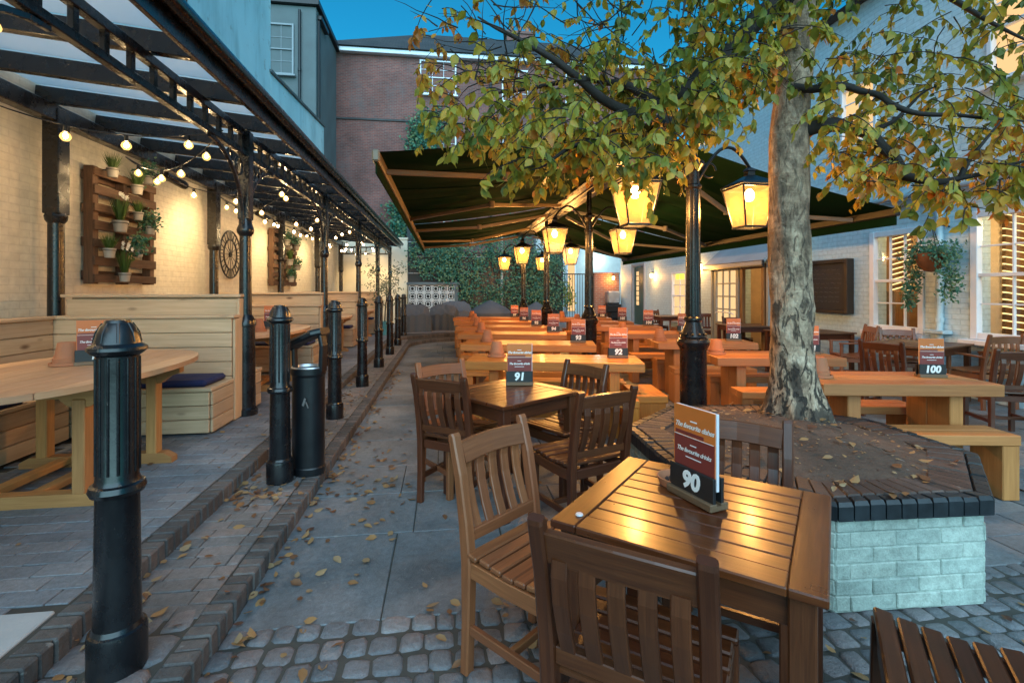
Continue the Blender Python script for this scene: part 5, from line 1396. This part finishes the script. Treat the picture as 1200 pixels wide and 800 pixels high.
for k,(y,lab) in enumerate(((4.42,'first black lamp post with two glowing lanterns, in front of the tree trunk side'),(7.85,'second black lamp post with two glowing lanterns'),(11.3,'third black lamp post with two glowing lanterns'),(14.75,'last black lamp post with two small glowing lanterns by the ivy'))): lamppost(y,lab,k)

# ------------------------------------------------------------------ awnings
def awning(y0,y1,xw,zw,xf,zf,label,metal,arms):
    t=thing('awning',label,'awning',(0,0,0),0,'dark green folding arm awnings'); w_=MB(); n=14; m=24; th=.006
    def P(i,j,dz=0):
        u=i/n; x=xw+(xf-xw)*u; z=zw+(zf-zw)*u-.10*4*u*(1-u)*.5+.02*sin(j*2.2)*sin(pi*u)-.03*sin(pi*((j*2.0/m)%1.0))*sin(pi*u); return (x,y0+(y1-y0)*j/m,z+dz)
    for dz,flip in ((0,False),(th,True)):
        vs=[P(i,j,dz) for i in range(n+1) for j in range(m+1)]; f=[]
        for i in range(n):
            for j in range(m):
                q=[i*(m+1)+j,i*(m+1)+j+1,(i+1)*(m+1)+j+1,(i+1)*(m+1)+j]; f.append(q[::-1] if flip else q)
        w_.add(vs,f,[[(0,0)]*4]*len(f),sm=True,rn=.5)
    obj('canopy',w_,M['canvas'],t)
    w_=MB()
    for j in range(4,m,4): w_.sweep([P(i,j,-.004) for i in range(0,n+1,2)],.02,.004,(0,1,0),.001)
    obj('seams',w_,M['canvas'],t)
    w_=MB(); w_.box((xf,(y0+y1)/2,zf-.03),(.07,y1-y0+.06,.11),b=.015,g=1); obj('front_bar',w_,metal if xf<xw else M['iron'],t)
    w_=MB(); sgn=1 if xf<xw else -1; w_.box((xf+sgn*.0,(y0+y1)/2,zf-.13),(.012,y1-y0,.12),b=.002,g=1); obj('valance',w_,M['canvas'],t)
    w_=MB(); w_.box((xw,(y0+y1)/2,zw+.02),(.16,y1-y0+.04,.18),b=.03,g=1); obj('cassette',w_,M['iron'],t)
    for (ya,ye,yb) in arms:
        xm=(xw+xf)/2; w_=MB(); zz=(zw+zf)/2-.22
        w_.sweep([(xf,ya,zf-.05),(xm-.1*sgn,ye,zz+.02)],.055,.045,(0,0,1),.008); obj('arm',w_,metal,t)
        w_=MB(); w_.sweep([(xm-.1*sgn,ye,zz+.02),(xw-.08*sgn,yb,zw-.12)],.06,.05,(0,0,1),.008); w_.lathe([(0,-.04),(.045,-.04),(.045,.05),(0,.05)],(xm-.1*sgn,ye,zz+.02),10); obj('arm',w_,metal,t)
    return t
awning(4.62,9.55,2.2,3.14,-.63,2.71,'nearer dark green awning reaching left over the left row of tables',M['awnmetal'],[(5.15,5.5,5.1),(8.6,7.3,8.9)])
awning(9.65,14.7,2.2,3.14,-.63,2.71,'farther dark green awning reaching left over the left row of tables',M['awnmetal'],[(10.2,9.95,10.1),(12.4,12.7,12.3),(14.2,13.9,14.3)])
awning(5.2,9.9,2.5,3.14,5.35,2.42,'nearer dark green awning reaching right towards the pub wall',M['awnwhite'],[(5.8,6.6,5.7),(9.5,8.6,9.6)])
awning(10.0,14.6,2.5,3.14,5.45,2.42,'farther dark green awning reaching right towards the pub wall',M['awnwhite'],[(10.4,11.3,10.3),(14.2,13.1,14.3)])
bm=MB(); bm.box((2.35,9.7,3.14),(.12,10.4,.16),b=.01,g=1)
tag(obj('awning_beam',bm,M['iron']),'long black steel beam carrying the awnings above the lamp posts','beam')

# ------------------------------------------------------------------ far end furniture
def cover(loc,rz,w,d,h,lab,peak=False):
    t=MB(); n=26; vs=[];fs_=[]
    if peak:
        t.lathe([(0,h),(.06,h-.02),(w*.5,h*.72),(w*.68,h*.55),(w*.70,h*.5),(w*.68,.0)],seg=8)
    else:
        for i in range(n+1):
            for j in range(n+1):
                u,v=i/n*2-1,j/n*2-1
                z=h*(1-.18*max(0,v)**2-.25*(abs(u)**4))*(1 if max(abs(u),abs(v))<.95 else .0)
                if v<0: z=h*(.62+.38*max(0,1+v*1.6))*(1-.12*abs(u)**4)*(1 if max(abs(u),abs(v))<.95 else 0)
                fo=.035*noise.noise(Vector((u*4,v*4,h*9)))+.03*abs(noise.noise(Vector((u*2.5+v*2,v*1.2,h*3)))); e=1+.06*noise.noise(Vector((u*5,v*5,h*7))); vs.append((u*w/2*e,v*d/2*e,max(0,z+(fo if z>.05 else 0))))
        for i in range(n):
            for j in range(n): fs_.append([i*(n+1)+j,(i+1)*(n+1)+j,(i+1)*(n+1)+j+1,i*(n+1)+j+1])
        t.add(vs,fs_,[[(0,0)]*4]*len(fs_),sm=False,rn=.5)
    tag(obj('furniture_cover',t,M['cover'],None,loc,rz),lab,'cover','grey furniture covers at the far end')
cover((-.95,15.5,.18),radians(10),.95,.9,.82,'grey cover over an armchair, closest to the last bollard')
cover((-.05,16.1,.18),radians(-15),.9,.8,.8,'grey cover over a chair in front of the pierced screen wall')
cover((.35,17.3,.18),radians(15),1.1,.9,.88,'grey cover half hidden behind the left row of tables under the ivy')
cover((1.6,17.6,.18),.2,1.15,1,.92,'broad peaked grey cover in front of the ivy',True)
cover((3.3,17.7,.18),.3,.9,1,.85,'small peaked blue grey cover beside the iron railing',True)
ol=thing('olive_tree','slender young olive tree in a turquoise pot beside the last bollards','tree',(-1.72,14.4,.18))
w_=MB(); w_.lathe([(0,0),(.15,0),(.2,.36),(.21,.38),(.185,.38),(.18,.34),(0,.34)],seg=16); obj('pot',w_,M['bluepot'],ol)
w_=MB(); w_.tube([(0,0,.3),(.02,0,.8),(.06,.02,1.2),(.03,0,1.7)],[.022,.018,.014,.006],6); w_.tube([(.02,0,.8),(-.25,0,1.2),(-.33,0,1.4)],[.012,.008,.004],5); w_.tube([(.05,0,1.1),(.3,0,1.45),(.36,0,1.85)],[.012,.008,.004],5); obj('trunk',w_,M['stem'],ol)
w_=MB(); foliage(w_,[(U(-.4,.45),U(-.25,.25),U(.75,1.95),.11) for _ in range(26)],620,.085,.32,1); obj('crown',w_,M['olive'],ol)
